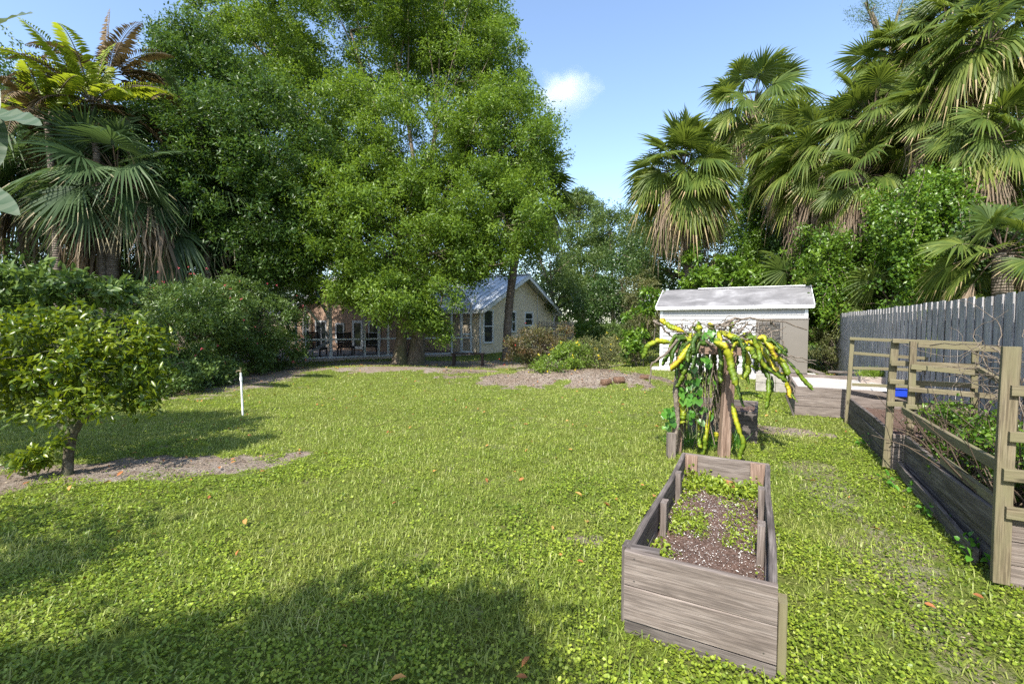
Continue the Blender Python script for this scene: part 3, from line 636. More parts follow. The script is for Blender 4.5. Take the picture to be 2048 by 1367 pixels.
fastmesh('leaves', np.array(vs), np.array(fs), M_BIG, t, rnd=np.array(rs)); stm.build('stem', B_PALM, t)

# ================================================================ SHRUBS AND OTHER TREES
def shrub(name, label, ells, mat, n_clump, sprigs, nl, cr, L, W, cat='shrub', stems=6, group=None, flowers=None, shell=.5, stations=1, spread=.05, zmin=.03, bright=0., basexy=None, stemr=.018, subs=4):
    c = np.mean([e[0] for e in ells], 0); b = A3(c[0], c[1], 0) if basexy is None else np.asarray(basexy, float)
    b[2] = float(gz(np.array([b[0]]), np.array([b[1]]))[0]); t = empty(name, b, label, cat, group)
    o, C, pick = crown('foliage', ells, mat, t, n_clump, sprigs, nl, cr, L, W, shell=shell, spread=spread, stations=stations, zmin=zmin, bright=bright)
    mb = MB()
    for i in range(stems):
        e = ells[i % len(ells)]; q = e[0]+rng.normal(size=3)*.4*np.array(e[1]); s0 = b+[random.uniform(-.15, .15), random.uniform(-.15, .15), -.05]
        pts = bez(s0, A3(*(s0*.6+q*.4))*[1, 1, 0]+Z*q[2]*.6, q, 7); mb.tube(pts, np.linspace(stemr, stemr*.4, 7), 6)
        for _ in range(subs):
            q2 = C[rng.integers(len(C))]; s1 = pts[rng.integers(2, 7)]
            if np.linalg.norm(q2-s1) < 1.8*max(e[1]): mb.tube(bez(s1, (s1+q2)/2+rng.normal(size=3)*.05, q2, 4), [stemr*.4, stemr*.3, stemr*.25, stemr*.15], 4, cap=False)
    mb.build('stems', B_TWIG, t)
    if flowers:
        fm, nf, fs_, fr = flowers; C2, o2, _, _ = clumps_in(ells, nf, .93); k = (C2[:, 2] > .15) & (o2[:, 1] < .35); C2 = C2[k]+o2[k]*cr*.8; nf = len(C2)
        v, f, r = sprig_leaves(C2, fr, fs_*.35, fs_, fs_*.7, .3); fastmesh('flowers', v, f, fm, t, rnd=r)
    return t
# flowering hedge along the left side of the lawn
shrub('flowering_shrub', 'tall shrub dotted with pink flowers behind the citrus tree', [E(370, 650, 11.8, 1.25, 1.15, 1.4), E(330, 740, 11, 1.1, .7), E(420, 610, 12.6, 1.1, .9)], M_HEDGE, 260, 16, 9, .32, .095, .028, 'shrub', 8, flowers=(M_PINK, 60, .032, 6), basexy=(-8.0, 12, 0))
shrub('flowering_shrub', 'rounded pink-flowered shrub beside the screened patio', [E(500, 640, 14.5, 1.5, 1.25, 1.6), E(560, 690, 15.2, .9, .75), E(470, 710, 14, 1.2, .8), E(440, 640, 13.6, 1.0, 1.0)], M_HEDGE, 330, 16, 9, .32, .095, .03, 'shrub', 8, flowers=(M_PINK, 80, .036, 6), basexy=(-7.9, 15.0, 0), bright=.05)
shrub('leafy_shrub', 'low broad leafy shrub spilling on the lawn edge behind the citrus', [E(330, 760, 10.2, .9, .45, .8), E(400, 745, 11.6, .9, .45)], M_HEDGE, 130, 14, 8, .25, .08, .04, 'shrub', 5, bright=.1, basexy=(-7.6, 10.8, 0))
shrub('leafy_shrub', 'dark shrub behind the left half of the citrus tree', [E(60, 700, 10, 1.8, 1.1, 1.1), E(200, 690, 10.5, 1.3, 1.0), E(-120, 690, 9.5, 1.8, 1.2)], M_DARK, 130, 12, 8, .45, .09, .04, 'shrub', 8, basexy=(-10, 10.2, 0))
shrub('broadleaf_shrub', 'large-leaved green shrub between the citrus tree and the fan palms', [E(60, 560, 9.3, 1.1, .38, .6), E(180, 580, 9.6, .8, .28, .6), E(20, 600, 9.2, .9, .4, .6)], M_HEDGE, 60, 7, 7, .28, .17, .075, 'shrub', 7, stations=2, bright=.15, basexy=(-9.3, 9.6, 0))
# strap-leaf plants at the patio corner
def straps(label, base, n, L, mat, w=.035):
    t = empty('strap_leaf_plant', base, label, 'plant', None); buf_v = []; buf_f = []; rr = []; k = 0
    for i in range(n):
        a = random.random()*6.28; el = R(random.uniform(35, 85)); D_ = A3(math.cos(a)*math.cos(el), math.sin(a)*math.cos(el), math.sin(el)); l = L*random.uniform(.6, 1.1); sd_ = A3(-math.sin(a), math.cos(a), 0)
        p = np.asarray(base, float)+rng.normal(size=3)*[.08, .08, 0]
        for j in range(5):
            tt = j/4; c = p+D_*l*tt-Z*l*.55*tt**2.2; ww = w*(1-tt**2*.95); buf_v += [c-sd_*ww/2, c+sd_*ww/2]
        for j in range(4): q = k+2*j; buf_f += [(q, q+1, q+3), (q, q+3, q+2)]; 
        r = random.random(); rr += [r]*8; k += 10
    fastmesh('leaves', np.array(buf_v), np.array(buf_f), mat, t, rnd=np.array(rr)); return t
for (px, py, lab) in ((545, 728, 'clump of arching strap leaves in front of the rounded pink shrub'), (520, 742, 'small strap-leaf clump nearest the lawn under the pink shrub'), (592, 722, 'strap-leaf clump touching the patio corner')):
    straps(lab, gp(px, py), 46, .85, M_HEDGE)
# dark mass behind the left palms
def bgtree(label, base, ells, mat, n, sprigs=12, nl=8, cr=.8, L=.16, W=.075, r=.2, name='woodland_tree', group='trees of the wood behind the garden', bright=0., shell=.5, sub=3, flat=.7):
    b = np.asarray(base, float); t = empty(name, b, label, 'tree', group)
    o, C, pick = crown('crown', ells, mat, t, n, sprigs, nl, cr, L, W, spread=.14, bright=bright, shell=shell, zmin=.05, flat=flat)
    zt = min(e[0][2] for e in ells); top = b+[0, 0, max(1.2, zt*.8)]; mb = MB(); mb.tube(bez(b-[0, 0, .2], (b+top)/2+[.15, 0, 0], top, 7), np.linspace(r*1.2, r*.8, 7), 9, jit=.05); limbs(mb, top, ells, C, pick, r*.8, sub, n=5)
    mb.build('trunk', B_OAK, t); return t
def flat0(p): q = np.array(p, float); q[2] = 0; return q
bgtree('dark tree mass behind the left fan palms', flat0(at(150, 600, 16)), [E(60, 420, 16, 3, 3), E(260, 480, 16, 2.8, 2.6), E(160, 580, 15, 3, 1.6), E(20, 250, 17, 2.4, 2.2)], M_DARK, 220)
bgtree('dark tree between the fan palms and the leaning oak', flat0(at(400, 600, 19)), [E(360, 560, 19, 3, 2), E(520, 480, 20, 3, 3), E(420, 380, 20, 3, 2.5)], M_DARK, 180)
bgtree('olive-green treetop behind the feather palms at upper left', flat0(at(60, 600, 20)), [E(40, 150, 20, 1.5, 1.6), E(120, 240, 20, 2.2, 1.4), E(-30, 230, 20, 2.2, 2)], M_BG, 110, L=.15)
bgtree('dark wall of trees at the far left frame edge', flat0(at(-150, 600, 13)), [E(-120, 520, 13, 2.8, 3.2), E(-60, 350, 14, 2.4, 2.6), E(-260, 560, 11, 2.5, 2.5)], M_DARK, 160)
bgtree('leafy tree behind the patio roof', flat0(at(700, 600, 36)), [E(620, 520, 34, 5, 3), E(800, 500, 36, 6, 3), E(960, 500, 36, 5, 3.4)], M_BG, 170, cr=1.1, L=.22, W=.1)
bgtree('pale airy tree against the sky right of the oak', flat0(at(1165, 600, 46)), [E(1160, 420, 46, 2.3, 1.6), E(1130, 480, 44, 2.4, 2.0), E(1195, 500, 44, 2.2, 2.0), E(1150, 395, 46, 1.5, .8), E(1150, 560, 44, 3, 2.6)], M_BG, 260, cr=.7, L=.24, W=.12, bright=.2, shell=.3)
bgtree('rounded green tree above the gable roof ridge', flat0(at(1225, 600, 40)), [E(1225, 470, 40, 2.6, 2.4), E(1180, 550, 38, 2.8, 2.6), E(1260, 560, 36, 2.4, 2.2), E(1215, 430, 41, 1.8, 1.0), E(1290, 500, 40, 2.4, 2.6), E(1330, 470, 40, 2, 2)], M_BG, 360, cr=.8, L=.19, W=.09, bright=.08)
bgtree('woodland tree leaning over the right roof slope', flat0(at(1110, 600, 33)), [E(1100, 520, 33, 2.2, 2.4), E(1120, 590, 31, 1.6, 1.5), E(1170, 600, 31, 1.8, 1.4), E(1060, 480, 34, 2.2, 1.6)], M_BG, 130, L=.17, W=.08, bright=.05)
bgtree('dark tree with dangling vines between house and shed', flat0(at(1260, 600, 27)), [E(1240, 560, 27, 1.6, 1.7), E(1290, 520, 26, 1.5, 1.5), E(1200, 600, 28, 1.5, 1.2)], M_DARK, 110, L=.15, bright=.15)
bgtree('dark woodland tree behind the free-standing palm trunk', flat0(at(1400, 600, 25)), [E(1330, 540, 24, 1.8, 1.6), E(1430, 520, 25, 2.2, 2.0), E(1500, 560, 24, 2, 1.7), E(1300, 470, 30, 2.2, 1.6), E(1440, 500, 29, 2.6, 2.2)], M_BG, 330, bright=.05)
bgtree('dark woodland tree behind the hanging palm skirts', flat0(at(1600, 600, 22)), [E(1590, 480, 23, 2.3, 2.6), E(1650, 560, 21, 2.3, 2), E(1540, 440, 26, 2, 2.4), E(1590, 370, 25, 2, 2), E(1660, 420, 22, 2, 2)], M_DARK, 330, bright=.08)
bgtree('dark woodland tree behind the vine curtain', flat0(at(1830, 600, 18)), [E(1780, 420, 18.5, 2.4, 3), E(1900, 440, 17.5, 2.4, 3.2), E(1840, 280, 18.5, 2.2, 2.2), E(1740, 540, 18, 2, 1.6), E(1720, 380, 20, 2, 2.2)], M_DARK, 360, bright=.08)
bgtree('dark tree beyond the fence at the right edge', flat0(at(2060, 600, 15)), [E(2020, 400, 15, 2.2, 3), E(2100, 300, 15, 2.4, 3.2), E(2060, 150, 16, 2.2, 2.2), E(2140, 520, 13, 2.2, 2)], M_DARK, 200, bright=.08)
bgtree('thick hedge of dark trees behind shed and fence', flat0(at(1700, 640, 19)), [E(1400, 610, 22, 1.8, 1.1), E(1550, 600, 20, 1.8, 1.3), E(1700, 590, 17.5, 1.8, 1.5), E(1850, 560, 15.5, 1.8, 1.6), E(1980, 560, 13, 1.8, 1.6)], M_DARK, 240, bright=.1, cr=.6)
bgtree('feathery fine-leaved tree at the top right against the sky', flat0(at(1760, 600, 24)), [E(1745, 25, 24, .9, .5), E(1800, 15, 24, 1.2, .8), E(1730, 5, 24, .9, .5), E(1845, 20, 24, 1.2, 1)], M_HEDGE, 60, cr=.5, L=.10, W=.025, shell=.2)
bgtree('dense low trees behind the pink-flowered shrubs left of the patio', flat0(at(380, 600, 25)), [E(300, 620, 24, 2.6, 2.0), E(430, 610, 26, 2.6, 2.2), E(540, 570, 31, 3.0, 2.6), E(200, 600, 22, 2.6, 2.4)], M_DARK, 220)
bgtree('tall dark woodland tree seen through the oak crowns', flat0(at(640, 600, 40)), [E(560, 380, 38, 5, 4.5), E(760, 420, 40, 5, 4.5), E(900, 450, 40, 5, 4)], M_DARK, 240, L=.24, W=.11, cr=1.1)
# far backdrop wood
v_ = []
ells = [(np.array([x, 58+8*math.sin(x), 3.2+1.2*math.sin(x*.37)]), (5, 3, 4.2)) for x in np.arange(-78, 79, 6)]
o, C, pick = crown('far_wood', ells, M_BG, None, 1500, 14, 8, 1.3, .42, .22, shell=.5, spread=.3, zmin=0, bright=0.)
tag(o, 'distant band of woodland closing the view behind the garden', 'woodland', kind='stuff')

shrub('leafy_shrub', 'bright green rounded shrub at the far end of the lawn beyond the pickets', [E(1165, 660, 27, 1.3, .75), E(1140, 655, 27.5, .8, .6)], M_VINE, 60, 14, 8, .32, .09, .05, stems=4)
shrub('leafy_shrub', 'mid-green clipped shrub closing the lawn left of the shed', [E(1215, 668, 26, 1.1, .7), E(1245, 655, 27, .9, .6)], M_HEDGE, 60, 14, 8, .32, .09, .05, stems=4, bright=.1)
shrub('tall_shrub', 'tall loose brown-green shrub at the left corner of the shed', [E(1290, 600, 19.5, 1.0, 1.3), E(1265, 680, 18.5, .9, .8), E(1310, 660, 19, .6, .9)], M_BGY, 90, 14, 8, .35, .10, .035, stems=9, stemr=.02, basexy=(5.1, 18.9, 0))
shrub('tall_shrub', 'young big-leaved sapling with pale leaves beside the shed', [E(1275, 650, 16.6, .45, .95), E(1300, 600, 16.8, .4, .5), E(1262, 700, 16.4, .35, .35)], M_VINE, 34, 6, 7, .2, .19, .08, stems=4, stations=2, bright=.25, basexy=(4.7, 16.8, 0))
shrub('croton_bush', 'reddish-brown bush with red blooms in front of the picket fence', [E(1075, 690, 15.2, 1.0, .62), E(1045, 700, 15, .7, .5), E(1110, 680, 15.4, .7, .6)], M_CROT, 90, 14, 8, .25, .08, .028, flowers=(M_RED, 16, .035, 6), stems=16, stemr=.014, bright=.0)
shrub('yellow_flower_bush', 'low bush with yellow flowers on the left of the mound', [E(1110, 728, 12.6, .7, .30, .5), E(1145, 712, 13.0, .65, .36, .5)], M_YFLSH, 90, 12, 7, .18, .065, .028, flowers=(M_YEL, 40, .035, 6), stems=5)
shrub('yellow_flower_bush', 'twiggy bush with a few yellow flowers on the right of the mound', [E(1190, 698, 13.6, .75, .40, .6), E(1185, 720, 13.2, .6, .3, .5), E(1222, 712, 13.6, .4, .3)], M_BGY, 85, 12, 7, .2, .06, .024, flowers=(M_YEL, 20, .035, 6), stems=9, bright=.1)
# vines
shrub('vine_thicket', 'sunlit green vine thicket draped behind the beige cabinet unit', [E(1650, 600, 15.4, 1.05, .8, .7), E(1700, 640, 14.8, .8, .7, .6), E(1620, 640, 15.6, .7, .7, .6), E(1590, 600, 16.4, .5, .5), E(1760, 612, 14.4, .6, .3, .4)], M_VINE, 150, 14, 8, .26, .09, .06, 'vine', 5, bright=.1)
shrub('vine_thicket', 'brown twiggy vine thicket low at the left end of the board fence', [E(1660, 690, 14.2, .9, .55, .6), E(1725, 700, 13.6, .6, .45, .5), E(1700, 660, 14, .6, .5, .4)], M_BGY, 90, 14, 8, .22, .06, .03, 'vine', 12, stemr=.012)
def drape(label, px0, px1, py0, py1, d, n, mat=None, L=.10, W=.06, dv=.5, slope=0.):
    t = empty('hanging_vine', flat0(at((px0+px1)/2, 600, d)), label, 'vine', None); P = []; B = []; mb = MB()
    for i in range(n):
        x = random.uniform(px0, px1); dd = d+random.uniform(-dv, dv); y = py0+(py1-py0)*random.random()**1.3*.8; q = at(x, y, dd); ln = random.uniform(.5, 2.4)*(py1-py0)/330*d/12
        rb = random.gauss(.55, .14); st_ = [q.copy()]; m_ = int(ln/.075); wd = random.uniform(.05, .20); dr = unit(A3(random.gauss(0, .22), -.12, -1))
        for k in range(m_):
            dr = unit(dr+rng.normal(size=3)*[.22, .22, 0]+[0, 0, -.08]); q = q+dr*.075
            if q[2] < .1: break
            for _ in range(2): P.append(q+rng.normal(size=3)*[wd, wd*.8, .05]); B.append(rb)
            if k % 4 == 0: st_.append(q.copy())
        if len(st_) > 2 and i % 3 == 0: mb.tube(st_, .010, 4, cap=False)
    P = np.array(P); v, f, r = sprig_leaves(P, 5, .055, L, W, .5, np.repeat([[0, -.8, -.3]], len(P), 0), .5, np.array(B)); fastmesh('foliage', v, f, mat or M_VINE, t, rnd=r)
    mb.build('stems', B_TWIG, t); return t
drape('vine column climbing the tall palm trunk right of the free-standing palm', 1485, 1530, 330, 640, 21.5, 60, L=.12)
drape('wide vine curtain hanging from the sabal palms above the fence', 1810, 1950, 330, 620, 11.8, 95)
drape('vine mass covering the trunk left of the wide vine curtain', 1640, 1790, 450, 640, 14.3, 85)
drape('vine strands over the dead fronds in the middle of the right wood', 1730, 1860, 360, 560, 13.4, 55)
drape('vine strand climbing the trees at the right frame edge', 1970, 2090, 280, 520, 12.2, 50)
drape('dark vine strands between the skirted palm and the tall palm trunk', 1540, 1680, 420, 640, 19, 120, M_DARK, .12, .07)
drape('leafy vine strands covering the trunks between the skirted palm and the vine curtain', 1600, 1720, 440, 620, 16.6, 90)
drape('vine tangle at the far right below the grey dead fronds', 1930, 2060, 420, 640, 10.9, 90, M_DARK)
shrub('leafy_shrub', 'pale big-leaved shrub around the palm foot behind the shed roof', [E(1400, 555, 18, .9, .5, .5), E(1460, 540, 18.3, .8, .5, .5), E(1380, 510, 18.6, .4, .4), E(1530, 560, 18, .8, .4, .5)], M_VINE, 60, 7, 7, .28, .2, .085, stems=5, stations=2, bright=.2, basexy=flat0(at(1430, 600, 18.4)))

# ================================================================ CITRUS
cb = gp(135, 948); t = empty('citrus_tree', cb, 'small citrus tree with yellow-green leaves and forked mossy trunk on sandy soil', 'tree')
ells = [E(150, 710, 4.9, .76, .50, .7), E(40, 715, 4.8, .75, .48, .6), E(250, 680, 5.0, .38, .36, .45), E(110, 655, 5.1, .75, .26, .6), E(200, 800, 4.8, .45, .17, .5), E(-120, 720, 4.8, .8, .6, .7), E(40, 800, 4.8, .45, .18, .4), E(262, 770, 4.9, .34, .28, .4)]
o, C, pick = crown('crown', ells, M_CIT, t, 160, 10, 6, .17, .078, .034, shell=.4, spread=.045, stations=2, flat=.9, zmin=.45, bright=.08)
mb = MB(); f0 = cb+[.06, 0, .44]
mb.tube([cb-[0, 0, .05], cb+[0, 0, .04], cb+[.02, 0, .2], f0], [.062, .048, .042, .048], 12, jit=.08)
for (px, py, d) in ((60, 790, 4.8), (215, 780, 4.85), (160, 700, 5.0), (260, 690, 4.9), (20, 700, 4.9), (110, 640, 5)):
    q = at(px, py, d); pts = bez(f0-[0, 0, .03], (f0+q)/2+[0, 0, -.03], q, 9)+rng.normal(size=(9, 3))*.008; mb.tube(pts, np.linspace(.030, .008, 9), 8, jit=.06)
    for _ in range(14):
        q2 = C[rng.integers(len(C))]; s1 = pts[rng.integers(3, 9)]
        if np.linalg.norm(q2-s1) < .7: mb.tube(bez(s1, (s1+q2)/2+rng.normal(size=3)*.04, q2, 5), [.008, .006, .005, .004, .002], 5, cap=False)
mb.build('trunk', B_CIT, t)
# small sucker branch hanging at the left
e2 = [E(60, 915, 4.6, .13, .11, .13), E(95, 890, 4.6, .10, .08, .1)]; crown('low_sprig', e2, M_CIT, t, 12, 7, 5, .07, .075, .03, spread=.03, stations=2, bright=.2)

# ================================================================ HOUSE
S_WALL = simple_mat('beige_stucco', (.74, .63, .47), .9, .2, var=.05, scale=1.5, bump=.03)
S_SALM = simple_mat('salmon_stucco', (.46, .31, .225), .9, .2, var=.05, scale=1.5, bump=.03)
WHITE = simple_mat('white_trim', (.72, .73, .74), .5, .4, var=.05)
METAL = simple_mat('pale_metal_roof', (.50, .53, .56), .45, .5, .25, var=.12, scale=1.2)
ALU = simple_mat('white_aluminium', (.50, .53, .58), .4, .5, .1, var=.08)
mg = NT('window_glass'); M_GLASS = mg.done(mg.pbr((.03, .035, .04, 1), .06, .8))
DARKIN = simple_mat('dark_interior', (.02, .018, .016), .9)
CONC = simple_mat('concrete', (.42, .40, .37), .9, .2, var=.2, scale=3, bump=.5)
PAVE = simple_mat('patio_paver', (.36, .31, .28), .85, .2, var=.2, scale=5, bump=.3)
house = empty('house', (-1.62, 23.1, 0), 'single-storey beige stucco house with pale metal gable roof behind the oaks', 'house')
H0 = A3(-1.62, 23.1, -.05); GW = 9.2; WH = 2.42; PT = .42
gable = [H0, H0+U*GW, H0+U*GW+Z*WH, H0+U*GW/2+Z*(WH+PT*GW/2), H0+Z*WH]
mb = MB(); mb.prism(gable[::-1], -V*.22)
mb.box(H0-V*8.6+U*.11+Z*WH/2, 16.7, .22, WH); mb.box(H0-V*8.6+U*(GW-.11)+Z*WH/2, 16.7, .22, WH)
mb.prism([p-V*17 for p in gable[::-1]], -V*.2)
mb.build('wall', S_WALL, house)
def roof(parent, o, lenv, gw, axis_l, axis_w, name='roof', ov=.5, zt=WH, pt=PT):
    """o near corner at ground, ridge runs along axis_l"""
    mb = MB(); rw = gw/2; nL = math.sqrt(1+pt*pt)
    for s in (0, 1):
        base = o+axis_w*(rw); dirw = -axis_w if s == 0 else axis_w
        ridge0 = base+Z*(zt+pt*rw+.12)-axis_l*ov; eave0 = ridge0+dirw*(rw+ov)-Z*pt*(rw+ov); Lr = lenv+2*ov
        nrm = unit(Z+dirw*pt)
        mb.prism([ridge0, eave0, eave0+axis_l*Lr, ridge0+axis_l*Lr], -Z*.07)
        nr = int(Lr/.42)
        for i in range(nr+1):
            a = ridge0+axis_l*(i*Lr/nr)+nrm*.02; b = eave0+axis_l*(i*Lr/nr)+nrm*.02; mb.plank(a, b, .045, .05, up=nrm, seg=1, ch=.01)
    mb.plank(o+axis_w*rw+Z*(zt+pt*rw+.16)-axis_l*(ov+.02), o+axis_w*rw+Z*(zt+pt*rw+.16)+axis_l*(lenv+ov), .04, .3, seg=1)
    r_ = mb.build(name, METAL, parent)
    fb = MB()
    for s in (0, 1):
        dirw = -axis_w if s == 0 else axis_w; a = o+axis_w*rw+Z*(zt+pt*rw-.02)-axis_l*(ov+.015); b = a+dirw*(rw+ov)-Z*pt*(rw+ov); fb.plank(a, b, .16, .03, seg=1)
        e_ = b+axis_l*.02; fb.plank(e_+dirw*.02, e_+axis_l*(lenv+2*ov)+dirw*.02, .14, .03, seg=1)
    fb.build('fascia', WHITE, r_); return r_
roof(house, H0, 17., GW, -V, U)
def on_line(px, P0, D_):                    # parameter along a wall where the picture column crosses it
    k = (px-1024)/F; return (k*P0[1]-P0[0])/(D_[0]-k*D_[1])
def window(parent, P0, D_, out_, px0, px1, py0, py1, kind='window', sash=True, trim=.10, mid=None):
    t0, t1 = on_line(px0, P0, D_), on_line(px1, P0, D_); d = (P0+D_*(t0+t1)/2)[1]
    z1 = at(1024, py0, d)[2]; z0 = at(1024, py1, d)[2]; a = P0*[1, 1, 0]+D_*t0+out_*.012; wd = t1-t0; c = a+D_*wd/2+Z*(z0+z1)/2
    fr = MB(); hh_ = z1-z0
    for zc in (z0+trim/2, z1-trim/2): fr.box(c*[1, 1, 0]+Z*zc+out_*.02, wd, .06, trim, ax=D_)
    for tt in (trim/2, wd-trim/2): fr.box(a+D_*tt+Z*(z0+z1)/2+out_*.02, trim, .06, hh_-2*trim, ax=D_)
    if sash: fr.box(c+out_*.02, wd-2*trim, .04, .05, ax=D_)
    if mid: fr.box(c+out_*.02, .05, .04, hh_-2*trim, ax=D_)
    w_ = fr.build(kind, WHITE, parent); gl = MB(); gl.box(c+out_*.003, wd-2*trim+.02, .012, hh_-2*trim+.02, ax=D_); gl.build('pane', M_GLASS, w_)
window(house, H0, U, V, 965, 985.5, 617, 686)
window(house, H0, U, V, 1021, 1031, 621, 664)
window(house, H0, U, V, 1048, 1065, 623, 652)
mb = MB(); a = H0+U*on_line(1074, H0, U)+V*.03; mb.tube([a+Z*1.2, a+Z*3.6], .018, 6); mb.build('conduit', METAL, house)
mb = MB(); a = H0+U*(GW+.05)+V*.08; mb.tube([a+Z*2.2+U*.35, a+Z*1.9, a+Z*.1], .045, 8); mb.build('downspout', WHITE, house)
# wing with salmon gable
W0 = A3(-12.9, 27.2, -.05); WW = 8.0
wg = [W0, W0+V*WW, W0+V*WW+Z*WH, W0+V*WW/2+Z*(WH+PT*WW/2), W0+Z*WH]
mb = MB(); mb.prism(wg, U*.2); mb.box(W0+U*2.2+V*.1+Z*WH/2, .2, 4.2, WH); mb.box(W0+U*2.0+V*(WW-.1)+Z*WH/2, .2, 3.6, WH)
mb.build('wing_wall', S_SALM, house); roof(house, W0, 5., WW, U, V, name='wing_roof')
window(house, W0, V, -U, 607, 622, 632, 684); window(house, W0, V, -U, 706, 727, 640, 697, kind='door', sash=False, trim=.14); window(house, W0, V, -U, 632, 655, 640, 700, kind='door', sash=False, mid=True); window(house, W0, V, -U, 738, 762, 640, 690); window(house, W0, V, -U, 672, 690, 645, 685)
M_PIL = simple_mat('cream_pillar', (.6, .48, .36), .85)
for px in (613, 624, 659): a = W0+V*on_line(px, W0, V)-U*.08; MB().box(a+Z*1.2, .16, .1, 2.3).build('pillar', M_PIL, house)
# ---- screened patio
cA = A3(-8.85, 18.6, 0); cB = A3(-1.95, 22.6, 0); cd = unit(cB-cA); cl = np.linalg.norm(cB-cA); cn = A3(-cd[1], cd[0], 0)
mb = MB(); mb.prism([cA-cn*.15-cd*3, cB-cn*.15, cB+cn*1.0, A3(-4., 25, 0), A3(-12.9, 27., 0), cA-cd*5+cn*5][::-1], Z*.10)
pt_ = mb.build('patio_slab', PAVE); tag(pt_, kind='structure')
cage = empty('patio_enclosure', cA, 'white aluminium screen enclosure frame along the patio edge', 'patio enclosure')
def post(a, b, name='post', w_=.07, par=cage, mat=ALU): MB().plank(a, b, w_, w_, seg=1, up=(cd if abs((np.asarray(b)-a)[2]) > .5 else Z)).build(name, mat, par)
for px in (611, 661, 729, 757, 776, 903, 922, 942, 960):
    q = cA+cd*on_line(px, cA, cd); post(q+Z*.1, q+Z*(2.55), w_=.12 if px in (661,) else .085)
for px in (577, 592): q = cA+cd*on_line(px, cA, cd); post(q+Z*.1, q+Z*2.55, w_=.1)
q0 = cA-cd*3.
post(q0+Z*.92, cB+Z*.88, 'rail', .07); post(q0+Z*.14, cB+Z*.14, 'rail', .06); post(q0+Z*2.55, cB+Z*2.55, 'top_beam', .10)
for i in range(7):
    q = cA-cd*2.6+cd*i*1.75; post(q+Z*2.56, q+cn*1.1+Z*3.35, 'roof_beam', .11)
    post(q+cn*1.1+Z*3.4, q+cn*(3.6 if i > 2 else 5.5)+Z*3.4, 'roof_beam', .11)
post(q0+cn*1.1+Z*3.4, cB+cn*1.1+Z*3.4, 'top_beam', .10)
for (a, b) in (((560, 596), (607, 628)), ((588, 590), (622, 624)), ((622, 624), (659, 675)), ((606, 711), (659, 682)), ((552, 640), (590, 590)), ((640, 600), (661, 640)), ((553, 575), (640, 580))):
    da = (cA+cd*on_line(a[0], cA, cd))[1]; db = (cA+cd*on_line(b[0], cA, cd))[1]; post(at(a[0], a[1], da+.05), at(b[0], b[1], db+.05), 'brace', .10)
dr = MB(); qa = cA+cd*on_line(923.5, cA, cd); qb = cA+cd*on_line(940.5, cA, cd)
for z_ in (.18, 1.05, 2.1): dr.plank(qa+Z*z_-cn*.04, qb+Z*z_-cn*.04, .09, .04, seg=1)
dr.plank(qa+Z*.2-cn*.04, qa+Z*2.1-cn*.04, .06, .04, up=cd, seg=1); dr.plank(qb+Z*.2-cn*.04, qb+Z*2.1-cn*.04, .06, .04, up=cd, seg=1); dr.build('screen_door', ALU, cage)
msn = NT('insect_screen'); tr_ = msn.n('ShaderNodeBsdfTransparent'); df_ = msn.pbr((.03, .035, .04, 1), .8, .2); mxx = msn.n('ShaderNodeMixShader'); mxx.inputs[0].default_value = .42; msn.l(tr_.outputs[0], mxx.inputs[1]); msn.l(df_.outputs[0], mxx.inputs[2]); M_SCR = msn.done(mxx)
mb = MB(); mb.poly([q0+Z*.14, cB+Z*.14, cB+Z*2.5, q0+Z*2.5]); mb.build('screen', M_SCR, cage)
mb = MB(); mb.poly([q0+Z*2.6, cB+Z*2.6, cB+cn*1.1+Z*3.38, q0+cn*1.1+Z*3.38]); mb.build('screen', M_SCR, cage)
# ---- loungers on the patio
def lounger(px, d, label, tilt, rz):
    c = at(px, 645, d); c[2] = .10; t = empty('wooden_lounger', c, label, 'lounger', 'wooden loungers on the patio', rz=rz)
    cr_, sr_ = math.cos(rz), math.sin(rz); ax = A3(cr_, sr_, 0); ay = A3(-sr_, cr_, 0); st = c+Z*.36
    mb = MB(); [mb.plank(st+ay*(.05+.11*i)-ax*.31, st+ay*(.05+.11*i)+ax*.31, .022, .08, seg=1) for i in range(11)]
    for s in (-1, 1): mb.plank(st+ax*.31*s-Z*.04, st+ax*.31*s+ay*1.25-Z*.04, .07, .03, seg=1)
    mb.build('seat', W_LOUNGE, t); mb = MB(); bd = unit(-ay*math.cos(tilt)+Z*math.sin(tilt)); n_ = 8
    for i in range(n_): q = st+bd*(.06+.098*i); mb.plank(q-ax*.31, q+ax*.31, .08, .022, up=bd, seg=1)
    for s in (-1, 1): mb.plank(st+ax*.27*s+bd*.02, st+ax*.27*s+bd*.82, .05, .03, up=ax, seg=1)
    mb.build('backrest', W_LOUNGE, t)
    for (sx, sy) in ((-1, .0), (1, .0), (-1, 1.15), (1, 1.15)): m_ = MB(); q = c+ax*.31*sx+ay*sy; m_.plank(q, q+Z*.34, .06, .05, up=ax, seg=1); m_.build('leg', W_LOUNGE, t)
lounger(624, 20.0, 'dark slatted lounger left of the corner post, backrest nearly upright', R(72), .15)
lounger(689, 21.0, 'middle dark slatted lounger between the corner post and the next post', R(62), .25)
lounger(744, 21.6, 'dark slatted lounger nearest the leaning oak trunk', R(58), .4)
# ---- bench under the oak
bc = gp(905, 729); be = gp(968, 730); t = empty('garden_bench', (bc+be)/2, 'low dark backless bench in the shade beside the screened patio', 'bench')
MB().plank(bc+Z*.44, be+Z*.44, .05, .38, seg=2).build('seat', W_LOUNGE, t)
for q in (bc+(be-bc)*.05, be-(be-bc)*.05):
    for s in (-1, 1): MB().plank(q+A3(0, .15*s, 0), q+A3(0, .15*s, .415), .09, .07, up=A3(1, 0, 0), seg=1).build('leg', W_LOUNGE, t)
